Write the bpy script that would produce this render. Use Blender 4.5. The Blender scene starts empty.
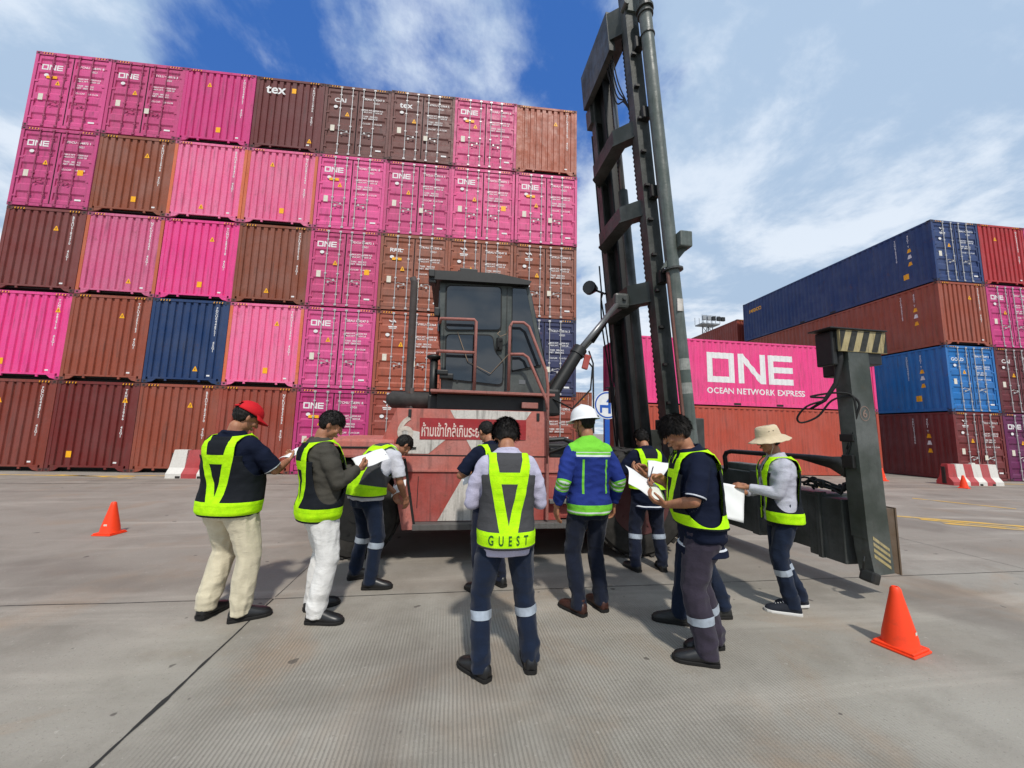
import bpy, bmesh, math, random
import numpy as np
from mathutils import Vector, Matrix, noise
from mathutils.bvhtree import BVHTree
random.seed(7)
SC = bpy.context.scene
COL = SC.collection
R = math.radians

# ---------------------------------------------------------------- camera
YAW, PITCH, ROLL, CZ = 0.1569, 0.1230, 0.0242, 1.6
_f = Vector((math.sin(YAW)*math.cos(PITCH), math.cos(YAW)*math.cos(PITCH), math.sin(PITCH)))
_r = Vector((math.cos(YAW), -math.sin(YAW), 0)); _u = _r.cross(_f)
_r2 = _r*math.cos(ROLL)+_u*math.sin(ROLL); _u2 = -_r*math.sin(ROLL)+_u*math.cos(ROLL)
cd = bpy.data.cameras.new('camera'); cam = bpy.data.objects.new('camera', cd); COL.objects.link(cam)
cam.matrix_world = Matrix(((_r2.x,_u2.x,-_f.x,0),(_r2.y,_u2.y,-_f.y,0),(_r2.z,_u2.z,-_f.z,CZ),(0,0,0,1)))
cd.sensor_width = 36; cd.lens = 385/1024*36; cd.clip_start = .05; cd.clip_end = 3000
SC.camera = cam

# ---------------------------------------------------------------- light
SUN_EL, SUN_AZ = 52, 176        # compass azimuth from +Y clockwise: sun stands behind the camera
sd = bpy.data.lights.new('sun', 'SUN'); sd.energy = 2.7; sd.angle = R(3.2); sd.color = (1, .95, .87)
so = bpy.data.objects.new('sun', sd); COL.objects.link(so)
_sv = Vector((math.sin(R(SUN_AZ))*math.cos(R(SUN_EL)), math.cos(R(SUN_AZ))*math.cos(R(SUN_EL)), math.sin(R(SUN_EL))))
so.rotation_euler = (-_sv).to_track_quat('-Z', 'Y').to_euler(); so.location = (0, -20, 40)
SC.view_settings.view_transform = 'Standard'; SC.view_settings.look = 'None'
SC.view_settings.exposure = 0.22; SC.view_settings.gamma = 1
SC.render.film_transparent = False

class NT:
    def __init__(s, tree): s.t = tree; s.n = tree.nodes; s.l = tree.links
    def new(s, typ, **kw):
        n = s.n.new(typ)
        for k, v in kw.items():
            if k.startswith('i_'):
                key = k[2:]; n.inputs[int(key) if key.isdigit() else key.replace('_', ' ')].default_value = v
            else: setattr(n, k, v)
        return n
    def put(s, sock, v):
        if isinstance(v, bpy.types.NodeSocket): s.l.new(v, sock)
        else:
            try: sock.default_value = v
            except Exception: sock.default_value = (*v, 1)
    def m(s, op, a, b=0.0, c=0.0, clamp=False):
        n = s.n.new('ShaderNodeMath'); n.operation = op; n.use_clamp = clamp
        s.put(n.inputs[0], a); s.put(n.inputs[1], b)
        if op in ('MULTIPLY_ADD', 'COMPARE', 'SMOOTH_MIN'): s.put(n.inputs[2], c)
        return n.outputs[0]
    def vm(s, op, a, b=(0, 0, 0)):
        n = s.n.new('ShaderNodeVectorMath'); n.operation = op
        s.put(n.inputs[0], a)
        if op == 'SCALE': s.put(n.inputs['Scale'], b)
        else: s.put(n.inputs[1], b)
        return n.outputs['Value' if op in ('DOT_PRODUCT', 'LENGTH', 'DISTANCE') else 'Vector']
    def mix(s, f, a, b):
        n = s.n.new('ShaderNodeMix'); n.data_type = 'RGBA'
        s.put(n.inputs[0], f); s.put(n.inputs[6], a if not isinstance(a, tuple) else (*a[:3], 1)); s.put(n.inputs[7], b if not isinstance(b, tuple) else (*b[:3], 1))
        return n.outputs[2]
    def noise(s, vec, scale, detail=3, rough=.5, dist=0):
        n = s.n.new('ShaderNodeTexNoise'); n.inputs['Scale'].default_value = scale; n.inputs['Detail'].default_value = detail
        n.inputs['Roughness'].default_value = rough; n.inputs['Distortion'].default_value = dist
        if vec is not None: s.l.new(vec, n.inputs['Vector'])
        return n.outputs[0]
    def mapr(s, v, a, b, c=0.0, d=1.0, smooth=True):
        n = s.n.new('ShaderNodeMapRange'); n.interpolation_type = 'SMOOTHSTEP' if smooth else 'LINEAR'
        s.put(n.inputs[0], v); n.inputs[1].default_value = a; n.inputs[2].default_value = b; n.inputs[3].default_value = c; n.inputs[4].default_value = d
        return n.outputs[0]
    def mapping(s, vec, scale, loc=(0, 0, 0)):
        n = s.n.new('ShaderNodeMapping'); n.inputs['Scale'].default_value = scale; n.inputs['Location'].default_value = loc
        s.l.new(vec, n.inputs['Vector']); return n.outputs[0]
    def sep(s, v):
        n = s.n.new('ShaderNodeSeparateXYZ'); s.l.new(v, n.inputs[0]); return n.outputs
    def comb(s, x, y, z):
        n = s.n.new('ShaderNodeCombineXYZ'); s.put(n.inputs[0], x); s.put(n.inputs[1], y); s.put(n.inputs[2], z); return n.outputs[0]

def L(r, g, b):
    def f(c):
        c /= 255; return c/12.92 if c <= .04045 else ((c+.055)/1.055)**2.4
    return (f(r), f(g), f(b))

# ---------------------------------------------------------------- sky with clouds
W = bpy.data.worlds.new('World'); SC.world = W; W.use_nodes = True
w = NT(W.node_tree); w.n.clear()
wo = w.new('ShaderNodeOutputWorld'); bg = w.new('ShaderNodeBackground'); w.l.new(bg.outputs[0], wo.inputs[0])
sky = w.new('ShaderNodeTexSky'); sky.sky_type = 'NISHITA'; sky.sun_disc = False
sky.sun_elevation = R(SUN_EL); sky.sun_rotation = R(SUN_AZ); sky.air_density = 1.0; sky.dust_density = .6; sky.ozone_density = 1.5
tc = w.new('ShaderNodeTexCoord'); d = tc.outputs['Generated']
dx, dy, dz = w.sep(d)
den = w.m('ADD', w.m('MAXIMUM', dz, 0.0), .16)
pl = w.comb(w.m('DIVIDE', dx, den), w.m('DIVIDE', dy, den), 0.0)
n1 = w.noise(w.mapping(pl, (1, 1, 1), (3.1, .4, 0)), 1.15, 8, .60, .2)
n2 = w.noise(w.mapping(pl, (1.5, .9, 1), (7.7, 2.2, 0)), 3.4, 7, .62, .15)
hole = Vector((-.14, .66, .74)).normalized()
hd = w.vm('DOT_PRODUCT', w.vm('NORMALIZE', d), tuple(hole))
bias = w.mapr(hd, .70, .97, .22, -.03)
east = w.m('MULTIPLY', w.mapr(dx, .1, .5), .055)
west = w.m('MULTIPLY', w.mapr(dx, -.42, -.56), .26)
cov = w.m('ADD', w.m('ADD', w.m('ADD', w.m('MULTIPLY', n1, .75), w.m('MULTIPLY', n2, .25)), bias), w.m('ADD', east, west))
mask = w.mapr(cov, .44, .60)
shade = w.noise(w.mapping(pl, (1, 1, 1), (1.3, 5.2, 0)), 2.0, 8, .62, .15)
cc = w.mix(w.mapr(shade, .41, .61), (4.5, 5.8, 7.4), (9.0, 9.6, 10.2))
cc = w.mix(w.mapr(dz, .0, .75), cc, w.mix(.35, cc, (5.2, 7.0, 9.4)))
blue = w.mix(.62, sky.outputs[0], (.30, 1.75, 6.6))
w.l.new(w.mix(w.m('MULTIPLY', mask, .93), blue, cc), bg.inputs[0]); bg.inputs[1].default_value = .085

# ---------------------------------------------------------------- mesh collector
class G:
    def __init__(s): s.v = []; s.f = []; s.m = []
    def add(s, vs, fs, m=0):
        o = len(s.v); s.v += [tuple(v) for v in vs]; s.f += [tuple(i+o for i in f) for f in fs]; s.m += [m]*len(fs); return s
    def box(s, x0, x1, y0, y1, z0, z1, m=0, M=None):
        vs = [Vector((x, y, z)) for x in (x0, x1) for y in (y0, y1) for z in (z0, z1)]
        if M is not None: vs = [M @ v for v in vs]
        return s.add(vs, [(0,1,3,2),(4,6,7,5),(0,4,5,1),(2,3,7,6),(0,2,6,4),(1,5,7,3)], m)
    def bbox(s, x0, x1, y0, y1, z0, z1, b=.01, m=0, M=None):
        bm = bmesh.new(); bmesh.ops.create_cube(bm, size=1)
        for v in bm.verts: v.co = Vector(((x0+x1)/2+v.co.x*(x1-x0), (y0+y1)/2+v.co.y*(y1-y0), (z0+z1)/2+v.co.z*(z1-z0)))
        bmesh.ops.bevel(bm, geom=bm.edges[:], offset=b, segments=2, affect='EDGES', profile=.6)
        return s.bm(bm, m, M)
    def bm(s, bm, m=0, M=None):
        bm.verts.index_update(); vs = [(M @ v.co) if M is not None else v.co.copy() for v in bm.verts]
        fs = [tuple(v.index for v in f.verts) for f in bm.faces]; bm.free(); return s.add(vs, fs, m)
    def tube(s, pts, r, n=10, m=0, caps=True):
        pts = [Vector(p) for p in pts]; k = len(pts); rr = r if isinstance(r, (list, tuple)) else [r]*k
        t0 = (pts[1]-pts[0]).normalized(); a = t0.orthogonal().normalized(); vs = []; prev = t0
        for i, p in enumerate(pts):
            t = (pts[min(i+1, k-1)]-pts[max(i-1, 0)]).normalized()
            q = prev.rotation_difference(t); a = (q @ a); a = (a-t*a.dot(t)).normalized(); b = t.cross(a); prev = t
            for j in range(n):
                th = 2*math.pi*j/n; vs.append(p+(a*math.cos(th)+b*math.sin(th))*rr[i])
        fs = [(i*n+j, i*n+(j+1)%n, (i+1)*n+(j+1)%n, (i+1)*n+j) for i in range(k-1) for j in range(n)]
        if caps: fs += [tuple(range(n))[::-1], tuple((k-1)*n+j for j in range(n))]
        return s.add(vs, fs, m)
    def cyl(s, p0, p1, r0, r1=None, n=16, m=0): return s.tube([p0, p1], [r0, r0 if r1 is None else r1], n, m)
    def capsule(s, p0, r0, p1, r1, n=12, m=0):
        p0, p1 = Vector(p0), Vector(p1); ax = (p1-p0)
        if ax.length < 1e-6: ax = Vector((0, 0, 1e-4)); p1 = p0+ax
        t = ax.normalized(); pts = []; rr = []
        for a in (80, 55, 28): pts.append(p0-t*r0*math.sin(R(a))); rr.append(r0*math.cos(R(a)))
        pts += [p0, p1]; rr += [r0, r1]
        for a in (28, 55, 80): pts.append(p1+t*r1*math.sin(R(a))); rr.append(r1*math.cos(R(a)))
        return s.tube(pts, rr, n, m)
    def ell(s, c, rad, M=None, nu=20, nv=14, m=0):
        vs = []; c = Vector(c)
        for i in range(nv+1):
            ph = math.pi*i/nv
            for j in range(nu):
                th = 2*math.pi*j/nu; v = Vector((rad[0]*math.sin(ph)*math.cos(th), rad[1]*math.sin(ph)*math.sin(th), rad[2]*math.cos(ph)))
                vs.append(c+((M @ v) if M is not None else v))
        fs = [(i*nu+j, (i+1)*nu+j, (i+1)*nu+(j+1)%nu, i*nu+(j+1)%nu) for i in range(nv) for j in range(nu)]
        return s.add(vs, fs, m)
    def prism(s, poly, d, m=0):
        poly = [Vector(p) for p in poly]; d = Vector(d); n = len(poly)
        vs = poly+[p+d for p in poly]
        return s.add(vs, [tuple(range(n))[::-1], tuple(range(n, 2*n))]+[(i, (i+1)%n, n+(i+1)%n, n+i) for i in range(n)], m)
    def quad(s, a, b, c, d, m=0): return s.add([a, b, c, d], [(0, 1, 2, 3)], m)
    def rings(s, rs, m=0, caps=True):
        n = len(rs[0]); k = len(rs); vs = [v for r in rs for v in r]
        fs = [(i*n+j, i*n+(j+1)%n, (i+1)*n+(j+1)%n, (i+1)*n+j) for i in range(k-1) for j in range(n)]
        if caps: fs += [tuple(range(n))[::-1], tuple((k-1)*n+j for j in range(n))]
        return s.add(vs, fs, m)
    def mesh(s, name, org=(0, 0, 0), fix=True):
        me = bpy.data.meshes.new(name); o = Vector(org)
        me.from_pydata([Vector(v)-o for v in s.v], [], s.f); me.polygons.foreach_set('material_index', s.m)
        if fix:
            bm = bmesh.new(); bm.from_mesh(me); bmesh.ops.recalc_face_normals(bm, faces=bm.faces[:]); bm.to_mesh(me); bm.free()
        me.update(); return me
    def build(s, name, mats, parent=None, org=(0, 0, 0), smooth=False, fix=True, angle=None):
        me = s.mesh(name, org, fix); return link(name, me, mats, parent, smooth, angle)

def spl(pts, k=5):
    P = [Vector(p) for p in pts]; P = [P[0]*2-P[1]]+P+[P[-1]*2-P[-2]]; out = []
    for i in range(1, len(P)-2):
        a, b_, c_, d_ = P[i-1:i+3]
        for j in range(k):
            u = j/k; out.append(.5*((2*b_)+(c_-a)*u+(2*a-5*b_+4*c_-d_)*u*u+(3*b_-a-3*c_+d_)*u**3))
    return out+[P[-2]]
def link(name, me, mats, parent=None, smooth=False, angle=None):
    if not isinstance(mats, (list, tuple)): mats = [mats]
    if not me.materials:
        for mt in mats: me.materials.append(mt)
    if smooth: me.polygons.foreach_set('use_smooth', [True]*len(me.polygons))
    o = bpy.data.objects.new(name, me); COL.objects.link(o)
    if parent is not None: o.parent = parent
    if angle:
        with_angle(me, angle)
    return o
def with_angle(me, deg):
    bm = bmesh.new(); bm.from_mesh(me)
    for e in bm.edges:
        if len(e.link_faces) == 2 and e.calc_face_angle(0) > R(deg): e.smooth = False
        else: e.smooth = True
    for f in bm.faces: f.smooth = True
    bm.to_mesh(me); bm.free()
def thing(name, loc, label, cat, group=None, rz=0):
    o = bpy.data.objects.new(name, None); COL.objects.link(o); o.location = loc; o.rotation_euler = (0, 0, rz); o.empty_display_size = .2
    return tag(o, label, cat, group)
def tag(o, label=None, cat=None, group=None, kind=None):
    if label: o['label'] = label
    if cat: o['category'] = cat
    if group: o['group'] = group
    if kind: o['kind'] = kind
    return o

# ---------------------------------------------------------------- materials
def mat(name): 
    m = bpy.data.materials.new(name); m.use_nodes = True; t = NT(m.node_tree); b = t.n['Principled BSDF']; return m, t, b
def objc(t, rnd=True):
    tcn = t.new('ShaderNodeTexCoord'); v = tcn.outputs['Object']
    if rnd:
        oi = t.new('ShaderNodeObjectInfo'); v = t.vm('ADD', v, t.vm('SCALE', (17.0, 9.0, 13.0), oi.outputs['Random']))
    return v
def bump(t, b, h, strength=.3, dist=.01):
    n = t.new('ShaderNodeBump'); n.inputs['Strength'].default_value = strength; n.inputs['Distance'].default_value = dist
    t.l.new(h, n.inputs['Height']); t.l.new(n.outputs[0], b.inputs['Normal'])
def paint(name, c, rough=.5, fade=.25, grime=.35, rust=.25, rustcol=(.16, .055, .025), grimecol=(.05, .042, .035), spec=.4, scale=1.0):
    m, t, b = mat(name); v = objc(t); oi_ = t.new('ShaderNodeObjectInfo')
    big = t.noise(v, .9*scale, 4, .6); col = t.mix(t.mapr(big, .3, .75, 0, fade), c, tuple(min(1, x*.72+.14) for x in c))
    st = t.noise(t.mapping(v, (6, 6, .55)), 1.6*scale, 5, .65)
    col = t.mix(t.mapr(st, .48, .78, 0, grime), col, grimecol)
    rn = t.noise(v, 3.4*scale, 7, .72); col = t.mix(t.mapr(rn, .60, .70, 0, rust), col, rustcol)
    fine = t.noise(v, 26*scale, 3, .6); col = t.mix(t.mapr(fine, .35, .7, 0, .16), col, grimecol)
    col = t.vm('MULTIPLY', col, oi_.outputs['Color'])
    t.l.new(col, b.inputs['Base Color']); t.put(b.inputs['Roughness'], t.mapr(rn, .3, .7, rough-.08, rough+.2)); b.inputs['Specular IOR Level'].default_value = spec
    bump(t, b, t.m('ADD', t.m('MULTIPLY', t.noise(v, 9*scale, 4, .6), .35), t.m('MULTIPLY', t.noise(v, 1.7*scale, 3, .5), 1.6)), .35, .02); return m
def plain(name, c, rough=.6, spec=.4, metal=0, var=.12, sc=8):
    m, t, b = mat(name); v = objc(t)
    col = t.mix(t.mapr(t.noise(v, sc, 4, .6), .3, .7, 0, 1), c, tuple(x*(1-var) for x in c)); t.l.new(col, b.inputs['Base Color'])
    b.inputs['Roughness'].default_value = rough; b.inputs['Specular IOR Level'].default_value = spec; b.inputs['Metallic'].default_value = metal; return m
def cloth(name, c, rough=.9, var=.2, weave=220, bs=.25):
    m, t, b = mat(name); v = objc(t)
    n = t.noise(v, 5, 4, .6); f = t.noise(v, weave, 2, .5)
    col = t.mix(t.mapr(n, .3, .72, 0, 1), c, tuple(x*(1-var) for x in c)); col = t.mix(t.mapr(f, .3, .7, 0, .25), col, tuple(min(1, x*1.25+.01) for x in c))
    t.l.new(col, b.inputs['Base Color']); b.inputs['Roughness'].default_value = rough; b.inputs['Specular IOR Level'].default_value = .15
    b.inputs['Sheen Weight'].default_value = .12
    h = t.m('ADD', t.m('MULTIPLY', t.noise(t.mapping(v, (1, 1, 2.2)), 14, 4, .62, .6), 1.0), t.m('MULTIPLY', f, .05)); bump(t, b, h, bs*1.6, .012); return m

# ---------------------------------------------------------------- text as mesh
_tx = {}
def text2d(s, size=1, align='CENTER', res=2, font_scale=(1, 1)):
    key = (s, res)
    if key not in _tx:
        cu = bpy.data.curves.new('tmp', 'FONT'); cu.body = s; cu.resolution_u = res; cu.size = 1; cu.align_x = 'LEFT'; cu.offset = .018
        o = bpy.data.objects.new('tmp', cu); COL.objects.link(o)
        dg = bpy.context.evaluated_depsgraph_get(); me = bpy.data.meshes.new_from_object(o.evaluated_get(dg))
        vs = [v.co.copy() for v in me.vertices]; fs = [tuple(p.vertices) for p in me.polygons]
        bpy.data.objects.remove(o); bpy.data.curves.remove(cu); bpy.data.meshes.remove(me); _tx[key] = (vs, fs)
    vs, fs = _tx[key]
    if not vs: return [], []
    x0 = min(v.x for v in vs); x1 = max(v.x for v in vs); dx = {'CENTER': -(x0+x1)/2, 'LEFT': -x0, 'RIGHT': -x1}[align]
    return [Vector(((v.x+dx)*size*font_scale[0], v.y*size*font_scale[1], 0)) for v in vs], fs
def poly2d(polys): 
    vs = []; fs = []
    for p in polys:
        o = len(vs); vs += [Vector((*q, 0)) for q in p]; fs.append(tuple(range(o, o+len(p))))
    return vs, fs
def one_letters(h=1.0, w=None):
    # squared O, N and E with thick strokes; returns quads in a box of height h, origin at lower left
    s = .2; W1 = 1.0; g = .13; P = []
    def rc(a, b, c, d): P.append([(a*h, b*h), (c*h, b*h), (c*h, d*h), (a*h, d*h)])
    rc(0, 0, W1, s); rc(0, 1-s, W1, 1); rc(0, s, s, 1-s); rc(W1-s, s, W1, 1-s)
    x = W1+g; rc(x, 0, x+s, 1); rc(x+.80, 0, x+1.0, 1)
    P.append([((x+s)*h, 1*h), ((x+s)*h, .72*h), ((x+.80)*h, 0), ((x+.80)*h, .28*h)])
    x += 1.0+g; rc(x, 0, x+s, 1); rc(x+s, 0, x+.9, s); rc(x+s, .4, x+.9, .6); rc(x+s, 1-s, x+.9, 1)
    return P, (x+.9)*h
# ---------------------------------------------------------------- ground
m_gr, t, b = mat('concrete')
geo = t.new('ShaderNodeNewGeometry'); P = geo.outputs['Position']; px, py, pz = t.sep(P)
c = t.mix(t.mapr(t.noise(P, .35, 6, .62, .4), .3, .7), L(140, 134, 124), L(158, 153, 143))
c = t.mix(t.mapr(t.noise(t.mapping(P, (1, 1, 1), (40, 3, 0)), 1.1, 7, .68), .42, .68, 0, .55), c, L(118, 112, 102))
c = t.mix(t.mapr(t.noise(t.mapping(P, (1, 1, 1), (9, 31, 0)), .8, 5, .6, .6), .52, .72, 0, .5), c, L(150, 126, 102))
far = t.mapr(py, 3.9, 4.4); c = t.mix(t.m('MULTIPLY', far, .35), c, L(132, 121, 112))
sw = t.noise(t.mapping(P, (.25, 1.6, 1), (3, 3, 0)), .9, 5, .6, .5); c = t.mix(t.mapr(sw, .5, .7, 0, .4), c, L(186, 178, 166))
tyre = t.noise(t.mapping(P, (.12, .9, 1), (13, 8, 0)), 1.3, 4, .55, .2); c = t.mix(t.m('MULTIPLY', far, t.mapr(tyre, .55, .72, 0, .32)), c, L(104, 94, 88))
# smooth trowelled end of the slab, grooved middle
gm = t.m('MULTIPLY', t.mapr(px, -1.62, -1.2), t.mapr(px, 3.0, 1.9)); gm = t.m('MULTIPLY', gm, t.mapr(py, 4.1, 3.2))
gm = t.m('MULTIPLY', gm, t.mapr(t.noise(P, 1.3, 4, .6), .25, .55, .25, 1))
wv = t.m('SINE', t.m('MULTIPLY', t.m('ADD', px, t.m('MULTIPLY', t.noise(P, .8, 2, .5), .03)), 2*math.pi/.0245))
gv = t.m('MULTIPLY', t.mapr(wv, .1, .95), gm)
c = t.mix(t.m('MULTIPLY', gv, .38), c, L(98, 93, 86))
sp = t.noise(P, 55, 3, .7); c = t.mix(t.mapr(sp, .58, .70, 0, .5), c, L(104, 97, 90)); c = t.mix(t.mapr(t.noise(P, 23, 4, .7), .62, .7, 0, .35), c, L(188, 182, 172))
spot = t.noise(t.mapping(P, (1, 1, 1), (2, 7, 0)), 6.5, 2, .4); c = t.mix(t.mapr(spot, .735, .76, 0, .75), c, L(80, 74, 70))
oil = t.noise(t.mapping(P, (1, 1, 1), (21, 5, 0)), .55, 4, .5); c = t.mix(t.mapr(oil, .57, .70, 0, .5), c, L(108, 100, 92))
t.l.new(c, b.inputs['Base Color']); b.inputs['Roughness'].default_value = .85; b.inputs['Specular IOR Level'].default_value = .25
h = t.m('ADD', t.m('MULTIPLY', gv, -.004), t.m('ADD', t.m('MULTIPLY', t.noise(P, 60, 5, .7), .004), t.m('MULTIPLY', t.noise(P, 2.5, 4, .6), .006)))
bn = t.new('ShaderNodeBump'); bn.inputs['Strength'].default_value = .8; bn.inputs['Distance'].default_value = 1.0; t.l.new(h, bn.inputs['Height']); t.l.new(bn.outputs[0], b.inputs['Normal'])
gr = G(); gr.quad((-900, -300, 0), (900, -300, 0), (900, 1500, 0), (-900, 1500, 0)); tag(gr.build('ground', m_gr), kind='structure')

m_tar = plain('joint_sealant', (.028, .027, .026), .8, .3)
def joint(name, pts, w0, seed, blobs=()):
    rnd = random.Random(seed); gg = G(); vs = []; n = len(pts)
    L0 = Vector(pts[0]); L1 = Vector(pts[-1]); dv = (L1-L0).normalized(); nn = Vector((-dv.y, dv.x, 0)); seg = int((L1-L0).length/.04)
    for i in range(seg+1):
        p = L0.lerp(L1, i/seg); j = noise.noise(Vector((p.x*2, p.y*2, seed)))*.008; ww = w0*(1+.5*noise.noise(Vector((p.x*14, p.y*14, seed+5))))
        for (a, bb, k) in blobs:
            u = i/seg
            if a < u < bb: ww += k*math.sin((u-a)/(bb-a)*math.pi)*(.8+.6*noise.noise(Vector((p.x*22, p.y*22, 3))))
        vs += [p+nn*(j+ww), p+nn*(j-ww*.8)]
    gg.add([Vector((v.x, v.y, .004)) for v in vs], [(2*i, 2*i+2, 2*i+3, 2*i+1) for i in range(seg)])
    return tag(gg.build(name, m_tar, fix=False), kind='structure')
joint('pavement_joint', [(-1.585, 1.2, 0), (-1.55, 4.10, 0)], .0065, 1, ((.12, .42, .011), (.44, .60, .012), (.62, .68, .008)))
joint('pavement_joint', [(-9, 4.36, 0), (-1.56, 4.10, 0)], .004, 2)
joint('pavement_joint', [(-1.54, 4.10, 0), (12, 3.98, 0)], .004, 3)
joint('pavement_joint', [(-1.55, 4.14, 0), (-1.35, 12, 0)], .003, 4)
joint('pavement_joint', [(7.4, 4.1, 0), (7.8, 12, 0)], .004, 6)
joint('pavement_joint', [(-20, 12.0, 0), (30, 11.2, 0)], .012, 7)
m_yel, t, b = mat('worn_yellow_paint'); geo = t.new('ShaderNodeNewGeometry'); P = geo.outputs['Position']
t.l.new(t.mix(t.mapr(t.noise(P, 2.2, 6, .7), .42, .62), L(214, 170, 70), L(160, 146, 120)), b.inputs['Base Color']); b.inputs['Roughness'].default_value = .8
def mark(pts, wd=.12):
    gg = G()
    for a, c2 in zip(pts[:-1], pts[1:]):
        a, c2 = Vector((*a, .005)), Vector((*c2, .005)); dv = (c2-a).normalized(); nn = Vector((-dv.y, dv.x, 0))*wd/2
        gg.quad(a-nn, c2-nn, c2+nn, a+nn)
    tag(gg.build('road_marking', m_yel, fix=False), kind='structure')
mark([(9.3, 7.25), (13.5, 4.6)], .17); mark([(9.75, 6.45), (12.9, 4.5)], .17); mark([(9.7, 6.8), (11.9, 5.2)], .14)
mark([(13.0, 9.25), (13.9, 7.7)], .12); mark([(12.2, 11.4), (12.9, 10.0)], .12)
mark([(-16, 13.9), (-9.2, 13.35)], .16); mark([(-11.5, 13.75), (-8.9, 12.9)], .14); mark([(-9.8, 13.6), (-6.4, 13.5)], .12)
mark([(21.2, 12.4), (27, 11.9)], .14)

# ---------------------------------------------------------------- containers
PAL = dict(magenta=L(226, 62, 134), pink=L(228, 104, 152), doorpink=L(214, 76, 134), deep=L(206, 54, 124), brown=L(146, 76, 50), rustbrown=L(156, 76, 54),
           maroon=L(112, 48, 46), darkred=L(118, 36, 34), umber=L(104, 58, 52), redbrown=L(142, 60, 44), orange=L(168, 88, 62), navy=L(22, 58, 108), indigo=L(46, 52, 92),
           deepblue=L(24, 52, 104), blue=L(14, 104, 176), red=L(186, 44, 48), purple=L(112, 26, 84), wine=L(92, 26, 36), brick=L(172, 70, 50))
CM = {k: paint('paint_'+k, v, .5, .45 if k in ('pink', 'brown', 'orange') else .22, .5, .34) for k, v in PAL.items()}
m_dark = plain('dark_steel', (.035, .028, .025), .75, .3)
m_cast = {k: paint('casting_'+k, tuple(x*.55+.02 for x in v), .65, .1, .6, .5) for k, v in PAL.items()}
m_galv = plain('galvanised_rod', (.52, .50, .49), .42, .5, .35)
m_white = plain('white_lettering', (.80, .79, .78), .6, .3, 0, .1)
m_sy = plain('yellow_sticker', L(250, 178, 20), .5, .4)
m_bk = plain('black_print', (.02, .02, .02), .6)
m_cream = plain('label_cream', L(222, 216, 200), .6, .3)
m_gask = plain('rubber_gasket', (.03, .02, .022), .8)
m_post = paint('rusty_orange_post', L(206, 104, 66), .6, .3, .3, .5)
HW, HH, LEN = 1.219, 2.9, 12.19
def corr_profile(x, pitch=.278, dep=.036):
    u = (x/pitch) % 1.0
    if u < .26: return 0.0
    if u < .50: return dep*(u-.26)/.24
    if u < .76: return dep
    return dep*(1-(u-.76)/.24)
def corr_pts(a, b_, pitch=.278, dep=.036, off=0):
    xs = [a]; k = math.floor((a-off)/pitch)
    while True:
        base = off+k*pitch
        for u in (0, .26, .5, .76):
            x = base+u*pitch
            if a+1e-4 < x < b_-1e-4: xs.append(x)
        if base > b_: break
        k += 1
    xs.append(b_); return [(x, corr_profile(x-off, pitch, dep)) for x in xs]
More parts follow.
